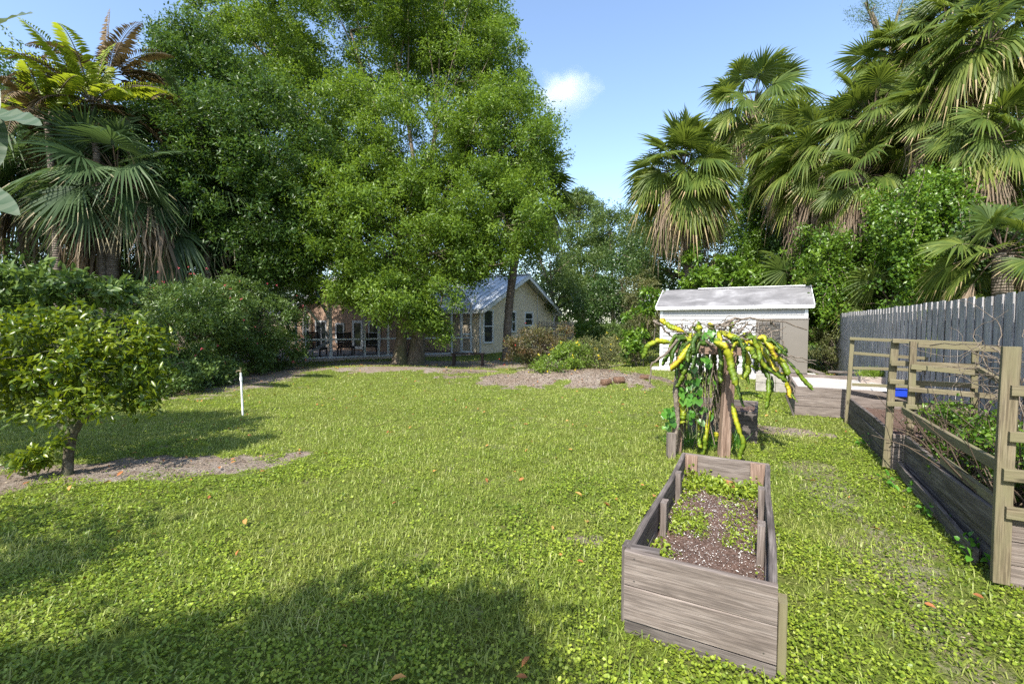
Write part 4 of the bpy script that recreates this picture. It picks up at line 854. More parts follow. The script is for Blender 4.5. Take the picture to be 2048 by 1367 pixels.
# ---- small picket screen by the gable
pa = at(1076, 645, 25.5)*[1, 1, 0]; pb = at(1146, 645, 23.6)*[1, 1, 0]; pd_ = pb-pa; t = empty('picket_fence', pa, 'short pale vertical-board fence beside the gable wall behind the croton bush', 'fence'); mb = MB(); n_ = 21
for i in range(n_): q = pa+pd_*(i/(n_-1)); mb.plank(q, q+Z*(1.66+random.uniform(-.01, .01)), .075, .02, up=unit(pd_), seg=1)
mb.build('panel', W_PICK, t); mb = MB(); [mb.plank(pa+Z*z_+A3(0, .06, 0), pb+Z*z_+A3(0, .06, 0), .08, .04, seg=1) for z_ in (.4, 1.4)]; mb.build('rail', W_PICK, t)
# ---- standpipe
PVC = simple_mat('white_pipe', (.72, .72, .70), .45, .4, var=.08, scale=12); BRASS = simple_mat('dull_brass', (.25, .2, .12), .5, .5, .7)
s0 = gp(486, 829); t = empty('standpipe', s0, 'white plastic garden water pipe with a tap standing in the lawn', 'water pipe')
mb = MB(); mb.tube([s0-Z*.1, s0+Z*.74-[.02, 0, 0]], .0165, 12); mb.tube([s0+Z*.60-[.018, 0, 0], s0+Z*.66-[.018, 0, 0]], .023, 12); mb.build('pipe', PVC, t)
mb = MB(); tp = s0+Z*.74-[.02, 0, 0]; mb.tube([tp, tp+Z*.05], .015, 10); mb.tube([tp+Z*.03, tp+Z*.035+[-.05, -.01, 0], tp+Z*.005+[-.075, -.01, 0]], .011, 8); mb.tube([tp+Z*.05, tp+Z*.075], .006, 6); mb.box(tp+Z*.08, .06, .014, .01); mb.build('tap', BRASS, t)
# ---- stump, logs
t = empty('tree_stump', gp(1050, 733), 'flat grey sawn stump in the mound in front of the croton bush', 'stump'); q = gp(1050, 735, .18); q[2] = float(gz(q[0], q[1])); mb = MB(); mb.tube([q-Z*.1, q+Z*.02, q+Z*.09], [.36, .30, .27], 20, jit=.10); mb.build('stump_wood', B_OAK, t)
mb = MB(); mb.tube([q+Z*.088, q+Z*.094], [.26, .255], 20, jit=.05); mb.build('cut_face', W_GREY, t)
for i, (px, py, r_, lab) in enumerate(((1212, 773, .085, 'left of two short reddish rotting logs at the mound edge'), (1238, 771, .095, 'right of two short reddish rotting logs at the mound edge'), (1290, 766, .07, 'small reddish-brown log half buried at the right tip of the mound'))):
    q = gp(px, py); q[2] = float(gz(q[0], q[1]))+r_*.6; mb = MB(); dv = unit(A3(.9, .3*(1-i), .05)); mb.tube([q-dv*.14, q-dv*.12, q+dv*.12, q+dv*.14], [r_*.7, r_, r_*.95, r_*.6], 11, jit=.12)
    tag(mb.build('rotting_log', bark_mat('rotten_log%d' % i, c3(.05, .03, .02), c3(.12, .07, .045), c3(.24, .16, .11), (14, 14, 14))), lab, 'log')

# ================================================================ SHED
SID = NT('white_siding'); gg = SID.noise(SID.mapping(SID.obj(), (.6, .6, 9)), 1.5, 4); M_SID = SID.done(SID.pbr(SID.ramp(gg, [(.3, g(.36)), (.6, g(.42)), (.8, c3(.31, .32, .31))]), .55, .35))
m = NT('weathered_white_roof'); n1 = m.noise(m.mapping(m.attr('gc').outputs['Vector'], (.9, 2.2, 2.2)), 1.4, 6, .65, .5); n2 = m.noise(m.obj(), 30, 4, .7)
cc = m.ramp(n1, [(.34, c3(.10, .10, .105)), (.52, c3(.17, .168, .175)), (.70, c3(.33, .33, .34))]); cc = m.mix(m.math('MULTIPLY', m.ramp(n2, [(.4, g(1)), (.6, g(0))]), .35), cc, c3(.2, .19, .2)); M_SROOF = m.done(m.pbr(cc, .8, .25))
shed = empty('garden_shed', shedL, 'white clapboard garden shed with stained grey-white gable roof', 'shed')
SW, SD, SH = 4.22, 2.3, 2.12
mb = MB(); nb = 15; bh = SH/nb
for (a, D_, L_, o_) in ((shedL, V, SW, -U), (shedL+V*SW, U, SD, V), (shedL+U*SD, V, SW, U), (shedL, U, SD, -V)):
    for i in range(nb):
        z0 = .06+i*(SH-.06)/nb; z1 = z0+(SH-.06)/nb+.012
        mb.add([a+Z*z0+o_*.032, a+D_*L_+Z*z0+o_*.032, a+D_*L_+Z*z1+o_*.004, a+Z*z1+o_*.004, a+Z*z0-o_*.0, a+D_*L_+Z*z0-o_*.0], [(0, 1, 2, 3), (4, 5, 1, 0)])
for (a) in (shedL, shedL+V*SW): mb.prism([a+Z*(SH-.02), a+U*SD+Z*(SH-.02), a+U*SD/2+Z*(SH+.55)], V*(.02 if a is shedL else -.02))
mb.build('wall', M_SID, shed)
mb = MB(); 
for a in (shedL, shedL+V*SW, shedL+U*SD, shedL+U*SD+V*SW): mb.plank(a+Z*.02, a+Z*SH, .09, .09, up=V, seg=1)
mb.plank(shedL-U*.035+Z*(SH-.05), shedL+V*SW-U*.035+Z*(SH-.05), .10, .02, seg=1); mb.build('corner_trim', WHITE, shed)
mb = MB(); e0 = shedL-V*.16; rz_ = SH+.68; ez = SH+.02; tk = .05
for s in (0, 1):
    ed = (-.17 if s == 0 else SD+.17); rd = SD/2
    a = e0+U*ed+Z*ez; b = e0+U*rd+Z*rz_; Lx = V*(SW+.34); k = mb.n
    pts = []; ns = 16
    for i in range(ns+1):
        for j in range(5): q = a+(b-a)*(j/4)+Lx*(i/ns)+Z*(.006*math.sin(i*1.7+j)); pts.append(q)
    fs_ = [(i*5+j, (i+1)*5+j, (i+1)*5+j+1, i*5+j+1) for i in range(ns) for j in range(4)]
    gcs = [(p_[0]*1.2, (j % 5)*.3, s) for j, p_ in enumerate(pts)]
    mb.add(pts, fs_, [tuple(np.dot(p_, V)*q for q in (1,))+(np.dot(p_, Z)*1.2, s*3.) for p_ in pts]); mb.add([p_-Z*tk for p_ in pts], [f_[::-1] for f_ in fs_])
rf = mb.build('roof', M_SROOF, shed)
mb = MB(); 
for s in (0, 1):
    ed = (-.18 if s == 0 else SD+.18); a = e0+U*ed+Z*(ez-.045); mb.plank(a, a+V*(SW+.34), .10, .025, seg=1)
    for q in (e0-V*.012, e0+V*(SW+.352)): mb.plank(q+U*ed+Z*(ez-.03), q+U*SD/2+Z*(rz_-.03), .10, .022, seg=1)
mb.plank(e0+U*SD/2+Z*(rz_+.01)+V*1.2, e0+U*SD/2+Z*(rz_+.01)+V*(SW+.2), .03, .16, seg=3, warp=.01); mb.build('fascia', WHITE, rf)
mb = MB(); mb.box(shedL+V*SW/2-U*.15+Z*.03, SW+.5, .5, .10); fs = mb.build('footing', CONC, shed)

# ---- beige cabinet unit
CAB = simple_mat('beige_cabinet_paint', (.155, .138, .118), .5, .4, var=.05, scale=2); DK = simple_mat('black_plastic', (.02, .02, .022), .6)
a0 = at(1512, 645, 13.1)*[1, 1, 0]; CW, CD_, CH = 1.27, .5, 1.5; bz = .2
t = empty('heat_pump_cabinet', a0, 'large beige metal cabinet unit with a louvred left half beside the shed', 'outdoor unit')
mb = MB(); mb.box(a0+V*CW/2+U*CD_/2+Z*(bz+CH/2), CW, CD_, CH, ch=.012); mb.box(a0+V*CW/2+U*CD_/2+Z*(bz+CH+.012), CW+.03, CD_+.03, .03, ch=.01); mb.build('casing', CAB, t)
mb = MB()
for i in range(30): z_ = bz+.2+i*.04; mb.plank(a0-U*.012+V*.10+Z*z_, a0-U*.012+V*.58+Z*z_, .028, .012, up=Z*.8-U*.6, seg=1)
mb.build('louvre', CAB, t); mb = MB(); mb.box(a0-U*.002+V*.34+Z*(bz+.78), .52, .006, 1.24); mb.build('grille_backing', DK, t)
mb = MB(); mb.box(a0-U*.004+V*.66+Z*(bz+CH/2), .012, .006, CH-.04); mb.box(a0-V*.004+U*.25+Z*(bz+CH*.5), .008, .4, CH*.7); mb.build('seam', DK, t)
mb = MB(); mb.box(a0+V*CW/2+U*CD_/2+Z*(bz-.05), CW+.02, CD_+.02, .10); mb.build('base', DK, t)
mb = MB(); mb.box(a0+V*CW/2+U*CD_/2+Z*.07, CW+.5, CD_+.5, .15); mb.build('concrete_pad', CONC, t)
# block curb
BLK = simple_mat('grey_block', (.30, .28, .25), .9, .2, var=.18, scale=8, bump=.6)
q0 = gp(1511, 781); t = empty('block_curb', q0, 'low wall of pale concrete blocks in front of the beige cabinet', 'wall')
for i in range(3):
    for j in range(2): mb = MB(); mb.box(q0+V*(.2+.405*i)+U*.1+Z*(.1+.203*j), .395, .19, .198, ch=.01); mb.build('block', BLK, t)
for i in range(3): mb = MB(); mb.box(q0+V*.10+U*(.42+.405*i)+Z*.2, .19, .395, .38, ch=.01); mb.build('block', BLK, t)

# ================================================================ BOARD FENCE
f0_ = A3(4.79, 4.26, 0)-U*7.5; t = empty('board_fence', f0_, 'tall weathered grey fence of overlapping vertical boards along the right side', 'fence'); LEN = 7.5+7.6+4.0; per = .235
for s in range(8):
    mb = MB(); ta = s*2.4; tb = min(LEN, ta+2.4); x_ = ta
    while x_ < tb-.02:
        hh_ = 1.89+random.uniform(-.012, .012); q = f0_+U*(x_+.07)
        mb.plank(q-V*.012, q-V*.012+Z*hh_, .138, .018, up=U, seg=5, warp=.003, ch=.003); q = f0_+U*(x_+.07+per/2)+V*.012
        mb.plank(q, q+Z*(hh_-.01), .138, .018, up=U, seg=5, warp=.003, ch=.003); x_ += per
    mb.build('panel', W_FENCE, t)
    mb = MB(); q = f0_+U*ta+V*.108; mb.plank(q, q+Z*1.8, .09, .09, up=U, seg=2); mb.build('post', W_FENCE, t)
mb = MB(); [mb.plank(f0_+Z*z_+V*.042, f0_+U*LEN+Z*z_+V*.042, .085, .036, seg=8) for z_ in (.3, .95, 1.6)]; mb.build('rail', W_FENCE, t)

# ================================================================ RAISED BEDS
ms = NT('potting_soil'); p = ms.obj(); a = ms.noise(p, 60, 5, .7); b = ms.noise(p, 6, 4); v_ = ms.n('ShaderNodeTexVoronoi'); ms.l(p, v_.inputs['Vector']); v_.inputs['Scale'].default_value = 75
cc = ms.ramp(a, [(.3, c3(.03, .019, .014)), (.5, c3(.11, .068, .052)), (.72, c3(.21, .145, .12))]); cc = ms.mix(ms.math('MULTIPLY', ms.ramp(v_.outputs['Distance'], [(.12, g(1)), (.2, g(0))]), ms.ramp(b, [(.4, g(0)), (.6, g(1))])), cc, c3(.62, .58, .56))
M_SOIL = ms.done(ms.pbr(cc, .95, .2, normal=ms.bump(ms.math('ADD', a, b), .8, .02)))
M_SAND = simple_mat('white_sand', (.40, .375, .35), .95, .15, var=.12, scale=5, bump=.4)
def soil(parent, c, wv, lu, z, mat, amp=.03, name='soil'):
    nu, nv = 70, 30; a_, b_ = np.meshgrid(np.linspace(.01, wv-.01, nv), np.linspace(.01, lu-.01, nu)); P = c+a_[..., None]*V+b_[..., None]*U
    h = z+amp*(fbm(P[..., 0]*5, P[..., 1]*5, 4)-.5)*2+amp*.5*(fbm(P[..., 0]*25, P[..., 1]*25, 3)-.5); P[..., 2] = h; i_ = np.arange(nu*nv).reshape(nu, nv)
    f = np.stack([i_[:-1, :-1], i_[:-1, 1:], i_[1:, 1:], i_[1:, :-1]], -1).reshape(-1, 4); return fastmesh(name, P.reshape(-1, 3), f, mat, parent, smooth=True)
def bed(label, B, mats, rows, soil_mat=M_SOIL, sz=.25, inner=(), t_=.036, bottom=None, group=None, jit=.004, back=True):
    c, wv, lu, h = B; t = empty('raised_bed', c, label, 'raised bed', group); mf, ms_, mi = mats
    def wall(name, a, b, o_, mat, hh_, rws, warp=.003, z0=0.):
        mb = MB(); bh = hh_/rws
        for i in range(rws): q = o_*(random.uniform(-jit, jit)-.010*i*0); mb.plank(a+q+Z*(z0+bh*(i+.5)), b+q+Z*(z0+bh*(i+.5)+random.uniform(-.002, .002)), bh-.005, t_, warp=warp)
        return mb.build(name, mat, t)
    z0 = bottom or 0.
    fw = wall('front_wall', c, c+V*wv, -U, mf, h-z0, rows, z0=z0)
    if bottom: mb = MB(); mb.plank(c+U*.012+Z*(z0/2-.03), c+V*wv+U*.012+Z*(z0/2-.035), z0+.055, t_, warp=.004); mb.build('bottom_board', W_DARK, t)
    wall('left_wall', c+U*t_*.6+V*.018, c+U*(lu-t_*.6)+V*.018, -V, ms_, h, rows+1 if bottom else rows, .006); wall('right_wall', c+U*t_*.6+V*(wv-.018), c+U*(lu-t_*.6)+V*(wv-.018), V, ms_, h, rows+1 if bottom else rows, .006)
    if back: wall('back_wall', c+U*lu, c+U*lu+V*wv, U, mi, h, rows)
    for (a_, b_, top, wd, lean) in inner:
        q = c+V*a_+U*b_; mb = MB(); mb.plank(q+Z*.05, q+Z*top+V*lean, wd, .038, up=(V if b_ > lu-.12 else U), seg=3, warp=.003, taper=1.05); mb.build('corner_post', W_BROWN if random.random() < .4 else W_GREY, t)
    soil(t, c+U*.02+V*.02, wv-.04, lu-.04, sz, soil_mat); return t
bed('grey timber raised bed in the foreground, half filled with speckled brown soil', B1, (W_GREY, W_DARK, W_GREY), 2, sz=.235,  # side walls take the darker wood, their shade is painted in
    inner=((.065, .72, .45, .085, -.0), (.06, 1.36, .45, .075, 0), (.085, 1.925, .44, .095, 0), (.595, 1.925, .44, .105, 0), (.615, .62, .46, .085, -.0), (.62, 1.22, .47, .08, 0)), bottom=.075)
t = [o for o in bpy.data.objects if o.name == 'raised_bed'][0]; c = B1[0]
mb = MB(); q = c+V*(B1[1]+.022)+U*.06; mb.plank(q, q+Z*.35, .09, .036, up=U, seg=2); mb.build('outer_stake', W_TAN, t)
mb = MB(); q = c-V*.022+U*.12; mb.plank(q, q+Z*.41, .09, .036, up=U, seg=2); mb.build('outer_stake', W_DARK, t)
mb = MB(); q = c+V*.02+U*.04+Z*.425; mb.plank(q, q+V*.14+U*.02, .03, .06, seg=1); mb.build('corner_block', W_DARK, t)
SC = simple_mat('screw_head', (.12, .11, .1), .5, .5, .6); mb = MB()
for (a_, z_) in ((.05, .405), (.05, .29), (.63, .40), (.63, .30), (.05, .2), (.63, .12)): q = c+V*a_+Z*z_-U*.0185; mb.tube([q+U*.004, q-U*.002], .0045, 8)
mb.build('screws', SC, t)
bed('dark timber raised bed holding the dragon fruit trellis', B2, (W_DARK, W_DARK, W_DARK), 2, sz=.33, inner=((.78, .08, .43, .09, 0),))
r1 = bed('far one of the two leaning dark beds along the fence path, with trellis frames', R1, (W_GREY, W_DARK, W_GREY), 3, sz=.28, group=None)  # dark side walls paint the shade of the faces turned from the sun
r2 = bed('overgrown dark-sided bed nearest the right edge, full of weeds', R2, (W_GREY, W_DARK, W_GREY), 3, sz=.30)  # side shade painted as darker boards here too
r0 = bed('pale timber raised bed filled with white sand in front of the concrete blocks', R0, (W_GREY, W_GREY, W_GREY), 3, soil_mat=M_SAND, sz=.43)
# loose second boards leaning on R2's outer side
c = R2[0]; mb = MB(); mb.plank(c+U*.02-V*.03+Z*.36, c+U*1.25-V*.035+Z*.33, .17, .03, warp=.006); mb.build('outer_board', W_DARK, r2)
mb = MB(); mb.plank(c+U*.25-V*.05+Z*.05, c+U*2.25-V*.045+Z*.10, .12, .03, warp=.01); mb.build('outer_board', W_DARK, r2)
q = gp(1590, 830); mb = MB(); mb.plank(q-V*.02, q-V*.14+Z*.34-U*.02, .09, .03, up=U, seg=2); mb.build('loose_stake', W_DARK, r0)

# ---- trellis frames
def frame(label, pieces, mat=W_TAN, base=None):
    t = empty('trellis_frame', base, label, 'trellis')
    for (nm, a, b, wd, th) in pieces:
        mb = MB(); d = unit(np.asarray(b)-a); mb.plank(a, b, wd, th, up=(V if abs(d[2]) > .7 else Z), warp=.004, ch=.003); mb.build(nm, mat, t)
    return t
c1_ = R1[0]; fl = c1_+U*2.68-V*.03; out_ = -U*.03
frame('trellis frame at the far end of the far leaning bed', [
    ('post', fl, A3(*at(1705, 674, fl[1])), .055, .038), ('post', fl+V*.78, A3(*at(1866, 676, fl[1]-.45)), .045, .038),
    ('top_rail', at(1700, 676, fl[1]-.03), at(1962, 688, fl[1]-1.1), .045, .038), ('rail', at(1708, 705, fl[1]-.03), at(1925, 722, fl[1]-.9), .045, .03), ('rail', at(1706, 735, fl[1]-.03), at(1860, 740, fl[1]-.6), .045, .03), ('rail', at(1704, 768, fl[1]-.03), at(1862, 774, fl[1]-.6), .045, .03)], base=fl)
nl = c1_-V*.04+U*.05
frame('trellis frame standing at the near end of the far leaning bed', [
    ('post', nl+Z*.03, at(1790, 680, nl[1]), .065, .038), ('post', nl+V*.70+Z*.1, at(1950, 684, nl[1]-.36), .05, .038),
    ('top_rail', at(1785, 681, nl[1]-.04), at(1962, 688, nl[1]-.42), .045, .045), ('rail', at(1782, 725, nl[1]-.04), at(1958, 733, nl[1]-.42), .055, .035), ('rail', at(1779, 762, nl[1]-.04), at(1956, 771, nl[1]-.42), .05, .035), ('rail', at(1774, 806, nl[1]-.04), at(1950, 812, nl[1]-.42), .05, .035)], base=nl)
c2_ = R2[0]; fl2 = c2_+U*2.28+V*.05; nr = c2_-V*.035-U*.02
frame('trellis frame at the far end of the overgrown bed', [
    ('post', fl2+Z*.1, at(1826, 682, fl2[1]), .058, .04), ('post', fl2+V*.72+Z*.1, at(2016, 693, fl2[1]-.35), .045, .04),
    ('top_rail', at(1836, 688, fl2[1]-.03), at(2020, 699, fl2[1]-.4), .055, .035), ('rail', at(1822, 733, fl2[1]-.03), at(1957, 745, fl2[1]-.3), .05, .035), ('rail', at(1817, 777, fl2[1]-.03), at(2005, 793, fl2[1]-.4), .05, .035), ('rail', at(1812, 812, fl2[1]-.03), at(1950, 822, fl2[1]-.35), .045, .035),
    ('rail', at(1955, 735, fl2[1]-.3), at(2060, 795, fl2[1]-1.1), .045, .035)], base=fl2)
zt = at(2045, 690, nr[1])[2]
frame('tall trellis post with side rails at the near corner of the overgrown bed', [
    ('post', nr+Z*.03, nr+Z*1.46, .078, .04), ('side_rail', nr+Z*.70+V*.03, fl2-V*.06+Z*.69, .07, .035), ('side_rail', nr+Z*.47+V*.03, nr+U*1.15+Z*.475+V*.03, .065, .035),
    ('cross_rail', nr+Z*.70-U*.03-V*.02, nr+Z*.70+V*.78-U*.03, .07, .035), ('cross_rail', nr+Z*.47-U*.03, nr+Z*.47+V*.78-U*.03, .07, .035), ('cross_rail', nr+Z*.93-U*.03+V*.0, nr+Z*.93+V*.78-U*.03, .06, .035), ('cross_rail', nr+Z*1.2-U*.03, nr+Z*1.2+V*.78-U*.03, .06, .035), ('post', nr+V*.76+Z*.03, nr+V*.76+Z*1.42, .065, .04)], base=nr)

# ---- weeds in the beds
def weeds(name, label, c, wv, lu, z, n, L, W, mat=M_VINE, hgt=.10, st=2, mask=None, kind='stuff', up=.5):
    a_ = rng.random(n)*wv; b_ = rng.random(n)*lu
    P = c+a_[:, None]*V+b_[:, None]*U; f_ = fbm(P[:, 0]*2.6+3, P[:, 1]*2.6, 3); k = f_ > (.5 if mask is None else mask); P = P[k]; f_ = f_[k]; m_ = len(P)
    P[:, 2] = z+hgt*rng.random(m_)*np.clip((f_-.45)*6, .3, 1.6); v, f, r = sprig_leaves(P, 5, .022 if L < .05 else .05, L, W, up, None, .4, np.clip(rng.normal(.55, .15, m_), 0, 1), st); return tag(fastmesh(name, v, f, mat, rnd=r), label, 'weeds', kind=kind)
c = B1[0]; weeds('weeds', 'small bright weeds sprouting on the speckled soil of the foreground bed', c+V*.05+U*.25, .58, 1.65, .235, 520, .024, .013, M_GCOV, .03, mask=.55)
weeds('weeds', 'leafy weeds in the far corners of the foreground bed', c+V*.05+U*1.55, .6, .36, .235, 260, .034, .02, M_GCOV, .07, mask=.36)
weeds('weeds', 'fringe of weeds against the left wall inside the foreground bed', c+V*.05+U*.12, .12, 1.75, .235, 170, .028, .016, M_GCOV, .05, mask=.4)
weeds('weeds', 'round patch of low weeds left of centre on the foreground bed soil', c+V*.06+U*.72, .24, .42, .24, 230, .022, .012, M_GCOV, .03, mask=.0)
weeds('weeds', 'sparse low weeds beside the right wall of the foreground bed', c+V*.42+U*.7, .18, .55, .24, 90, .022, .012, M_GCOV, .03, mask=.0)
def debris():
    c = B1[0]; n = 2600; a_ = .04+rng.random(n)*.6; b_ = .04+rng.random(n)*1.9; P = c+a_[:, None]*V+b_[:, None]*U; P[:, 2] = .235+.03*(fbm(P[:, 0]*5, P[:, 1]*5, 4)-.5)*2+.010
    Nn = unit(np.stack([rng.normal(0, .3, n), rng.normal(0, .3, n), np.ones(n)], 1)); a = rng.normal(size=(n, 3)); Ax = unit(a-Nn*np.sum(a*Nn, 1, keepdims=True)); L = .005+.012*rng.random(n)**3; 
    v, f, k = leaf_tris(P, Ax, Nn, L, np.minimum(L*.7, .006), .2, 1); tag(fastmesh('soil_chips', v, f, M_WHITE_FL), 'white specks and fibres on the soil of the foreground bed', 'soil chips', kind='stuff')
debris()
mb = MB(); q = B1[0]+V*.36+U*1.78+Z*.29; mb.plank(q, q+V*.07-U*.07+Z*.01, .05, .012, seg=1); tag(mb.build('wood_chip', wood_mat('orange_chip', c3(.5, .22, .1), c3(.3, .12, .06), c3(.6, .3, .15))), 'orange-brown wood scrap lying at the far end of the foreground bed', 'wood scrap')
c = R2[0]; t = empty('overgrown_weeds', c+U*1.2, 'tangle of green weeds and dry stalks filling the bed at the right edge', 'plants')
ee = [(c+V*.36+U*u_+Z*(.56+.12*math.sin(u_*3)), (.36, .36, .32)) for u_ in (.35, .9, 1.5, 2.05)]
crown('leaves', ee, M_VINE, t, 200, 8, 5, .10, .04, .022, spread=.03, stations=2, zmin=.3, shell=.3, bright=.2)
mb = MB()
for i in range(330):
    q = c+V*random.uniform(.02, .68)+U*random.uniform(.1, 2.25)+Z*.38; d_ = unit(A3(random.gauss(0, .5), random.gauss(0, .5), random.uniform(.4, 1.3))); l = random.uniform(.25, .75)
    mb.tube([q, q+d_*l*.5+rng.normal(size=3)*.02, q+d_*l+A3(random.gauss(0, .06), random.gauss(0, .06), -.05)], [.006, .0045, .0025], 4, cap=False)
mb.build('dry_stalks', M_TWIG, t)
# dead vine tangle on the tall post and frames
t = empty('dry_vine', nr+Z*.03, 'brown leafless vine tangled over the trellis at the right edge', 'vine'); mb = MB()
for i in range(34):
    s_ = at(random.uniform(1960, 2060), random.uniform(680, 800), random.uniform(3.2, 4.2)); pts = [s_]
    d_ = unit(rng.normal(size=3)*[1, .6, .8])
    for j in range(9): d_ = unit(d_+rng.normal(size=3)*.45); pts.append(pts[-1]+d_*.06)
    mb.tube(pts, np.linspace(.004, .0015, 10), 4, cap=False)
for (a, b, m_) in (((1915, 750, 4.3), (2040, 830, 3.4), (0, 0, .1)), ((1860, 690, 4.5), (2048, 700, 3.2), (0, 0, .06)), ((1985, 690, 3.9), (2048, 860, 3.1), (.1, 0, .1)), ((1800, 840, 4.6), (1930, 800, 4.2), (0, 0, .1)), ((1930, 900, 3.9), (2040, 760, 3.2), (0, 0, -.1)), ((1880, 970, 3.7), (1965, 955, 3.2), (0, 0, .09))):
    a = at(*a); b = at(*b); mb.tube(bez(a, (a+b)/2+A3(*m_), b, 10)+rng.normal(size=(10, 3))*.008, np.linspace(.006, .003, 10), 5, cap=False)
mb.build('stems', B_TWIG, t)
def sprout(label, px, py, d, n, L=.06, name='seedling', mat=M_HEART, z=0.):
    q = gp(px, py, z); t = empty(name, q, label, 'plant'); P = []; mb = MB()
    for i in range(n):
        a = random.random()*6.28; l = random.uniform(.4, 1)*d; e = q+A3(math.cos(a)*l, math.sin(a)*l, l*random.uniform(.5, 1.2)); mb.tube(bez(q, (q+e)/2+Z*.03, e, 4), [.003, .0025, .002, .001], 4, cap=False); P.append(e)
    v, f, r = sprig_leaves(np.array(P), 4, .02, L, L*.65, .6, None, .4, np.full(len(P), .65), 2); fastmesh('leaves', v, f, mat, t, rnd=r); mb.build('stems', B_TWIG, t)
sprout('bright leafy sprig growing against the near dark bed side', 1960, 1125, .12, 7, .05)
sprout('leafy sprig trailing low on the middle of the near dark bed side', 1880, 1045, .16, 8, .045)
sprout('small leafy weed at the foot of the far leaning bed', 1738, 893, .16, 6, .06)
sprout('tiny green weed at the foot of the pale sand-filled bed', 1618, 826, .2, 7, .07)
sprout('bright heart-leaved seedling at the near end of the gap between the leaning beds', 1800, 985, .13, 5, .06)

# ---- pots and tub behind the sand bed
def pot(name, label, px, py, d, r0, r1, h, mat, part='pot_body', plant=None):
    q = at(px, py, d); t = empty(name, q, label, 'planter'); mb = MB(); mb.tube([q, q+Z*h*.97, q+Z*h*.975, q+Z*h], [r0, r1, r1*1.07, r1*1.07], 20, cap=True); mb.build(part, mat, t)
    if plant:
        n = 260; P = np.repeat((q+Z*(h+.02))[None], n, 0)+rng.normal(size=(n, 3))*[.09, .09, .02]; Ax = unit(rng.normal(size=(n, 3))*.45+[0, 0, 1]); Nn = unit(np.cross(Ax, rng.normal(size=(n, 3)))); v, f, k = leaf_tris(P, Ax, Nn, .12+.16*rng.random(n), np.full(n, .014), .2, 1); fastmesh('plant', v, f, M_YFLSH, t, rnd=np.repeat(rng.random(n), k))
PLAN = simple_mat('grey_planter', (.30, .25, .22), .8); BLUE = simple_mat('blue_plastic', (.01, .045, .42), .4, .5)
mbp = MB(); q = at(1745, 770, 8.9)
t = empty('planter_box', q*[1, 1, 1], 'grey rectangular planter with a bright feathery plant behind the sand bed', 'planter'); mbp.box(q+Z*.09, .42, .26, .18, ch=.01); mbp.build('box_body', PLAN, t)
n = 420; P = np.repeat((q+Z*.17)[None], n, 0)+rng.normal(size=(n, 3))*[.11, .07, .02]; Ax = unit(rng.normal(size=(n, 3))*.4+[0, 0, 1]); Nn = unit(np.cross(Ax, rng.normal(size=(n, 3)))); v, f, k = leaf_tris(P, Ax, Nn, .10+.13*rng.random(n), np.full(n, .012), .2, 1); fastmesh('plant', v, f, M_YFLSH, t, rnd=np.repeat(rng.random(n), k))
tb = MB(); q = at(1798, 790, 6.9); tb.box(q+Z*.045, .26, .2, .12, ch=.015); tb.box(q+Z*.11, .29, .23, .02, ch=.006); tag(tb.build('storage_tub', BLUE), 'small bright blue plastic tub seen between the trellis rails', 'tub')
tb = MB(); q = at(1762, 779, 7.7); tb.box(q, .25, .2, .03); tag(tb.build('paving_block', WHITE), 'flat white slab on the sand bed beside the blue tub', 'slab')
q = at(1660, 742, 11.2); tb = MB(); tb.plank(q, at(1725, 745, 10.4), .05, .12, seg=2, warp=.01); tb.plank(at(1618, 738, 11.4), at(1648, 748, 11), .05, .1, seg=2); tag(tb.build('old_plank', W_GREY), 'weathered plank lying behind the white sand', 'plank')

# ================================================================ DRAGON FRUIT
ar = empty('wooden_arbor', B2[0]+U*.2, 'brown timber post-and-beam support carrying the dragon fruit cactus', 'trellis')
pf = gp(1447, 913); PF = pf+Z*1.36; mb = MB(); mb.plank(pf-Z*.05, at(1461, 690, pf[1]), .115, .10, up=A3(1, 0, 0), warp=.003, seg=4, ch=.006); mb.build('post', W_BROWN, ar)
pl_ = gp(1352, 905); mb = MB(); mb.plank(pl_-Z*.05, at(1364, 692, pl_[1]), .10, .09, up=A3(1, 0, 0), warp=.004, seg=4, ch=.006); mb.build('post', W_BROWN, ar)
mb = MB(); mb.plank(at(1344, 695, pl_[1]-.1), at(1484, 703, pf[1]+.08), .10, .04, warp=.002, seg=3); mb.build('beam', W_BROWN, ar)
mb = MB(); mb.plank(at(1356, 697, pl_[1]+.5), at(1478, 700, pf[1]+.5), .09, .04, seg=3); mb.build('beam', W_BROWN, ar)
mb = MB(); mb.plank(at(1462, 694, pf[1]-.02), at(1452, 692, pf[1]+.6), .09, .04, seg=2); mb.plank(at(1364, 693, pl_[1]-.02), at(1366, 691, pl_[1]+.6), .09, .04, seg=2); mb.build('side_rail', W_BROWN, ar)
mb = MB(); q = gp(1342, 915); mb.plank(q, q+Z*.30, .09, .08, up=A3(1, 0, 0), seg=1); mb.build('stub_post', W_GREY, ar)

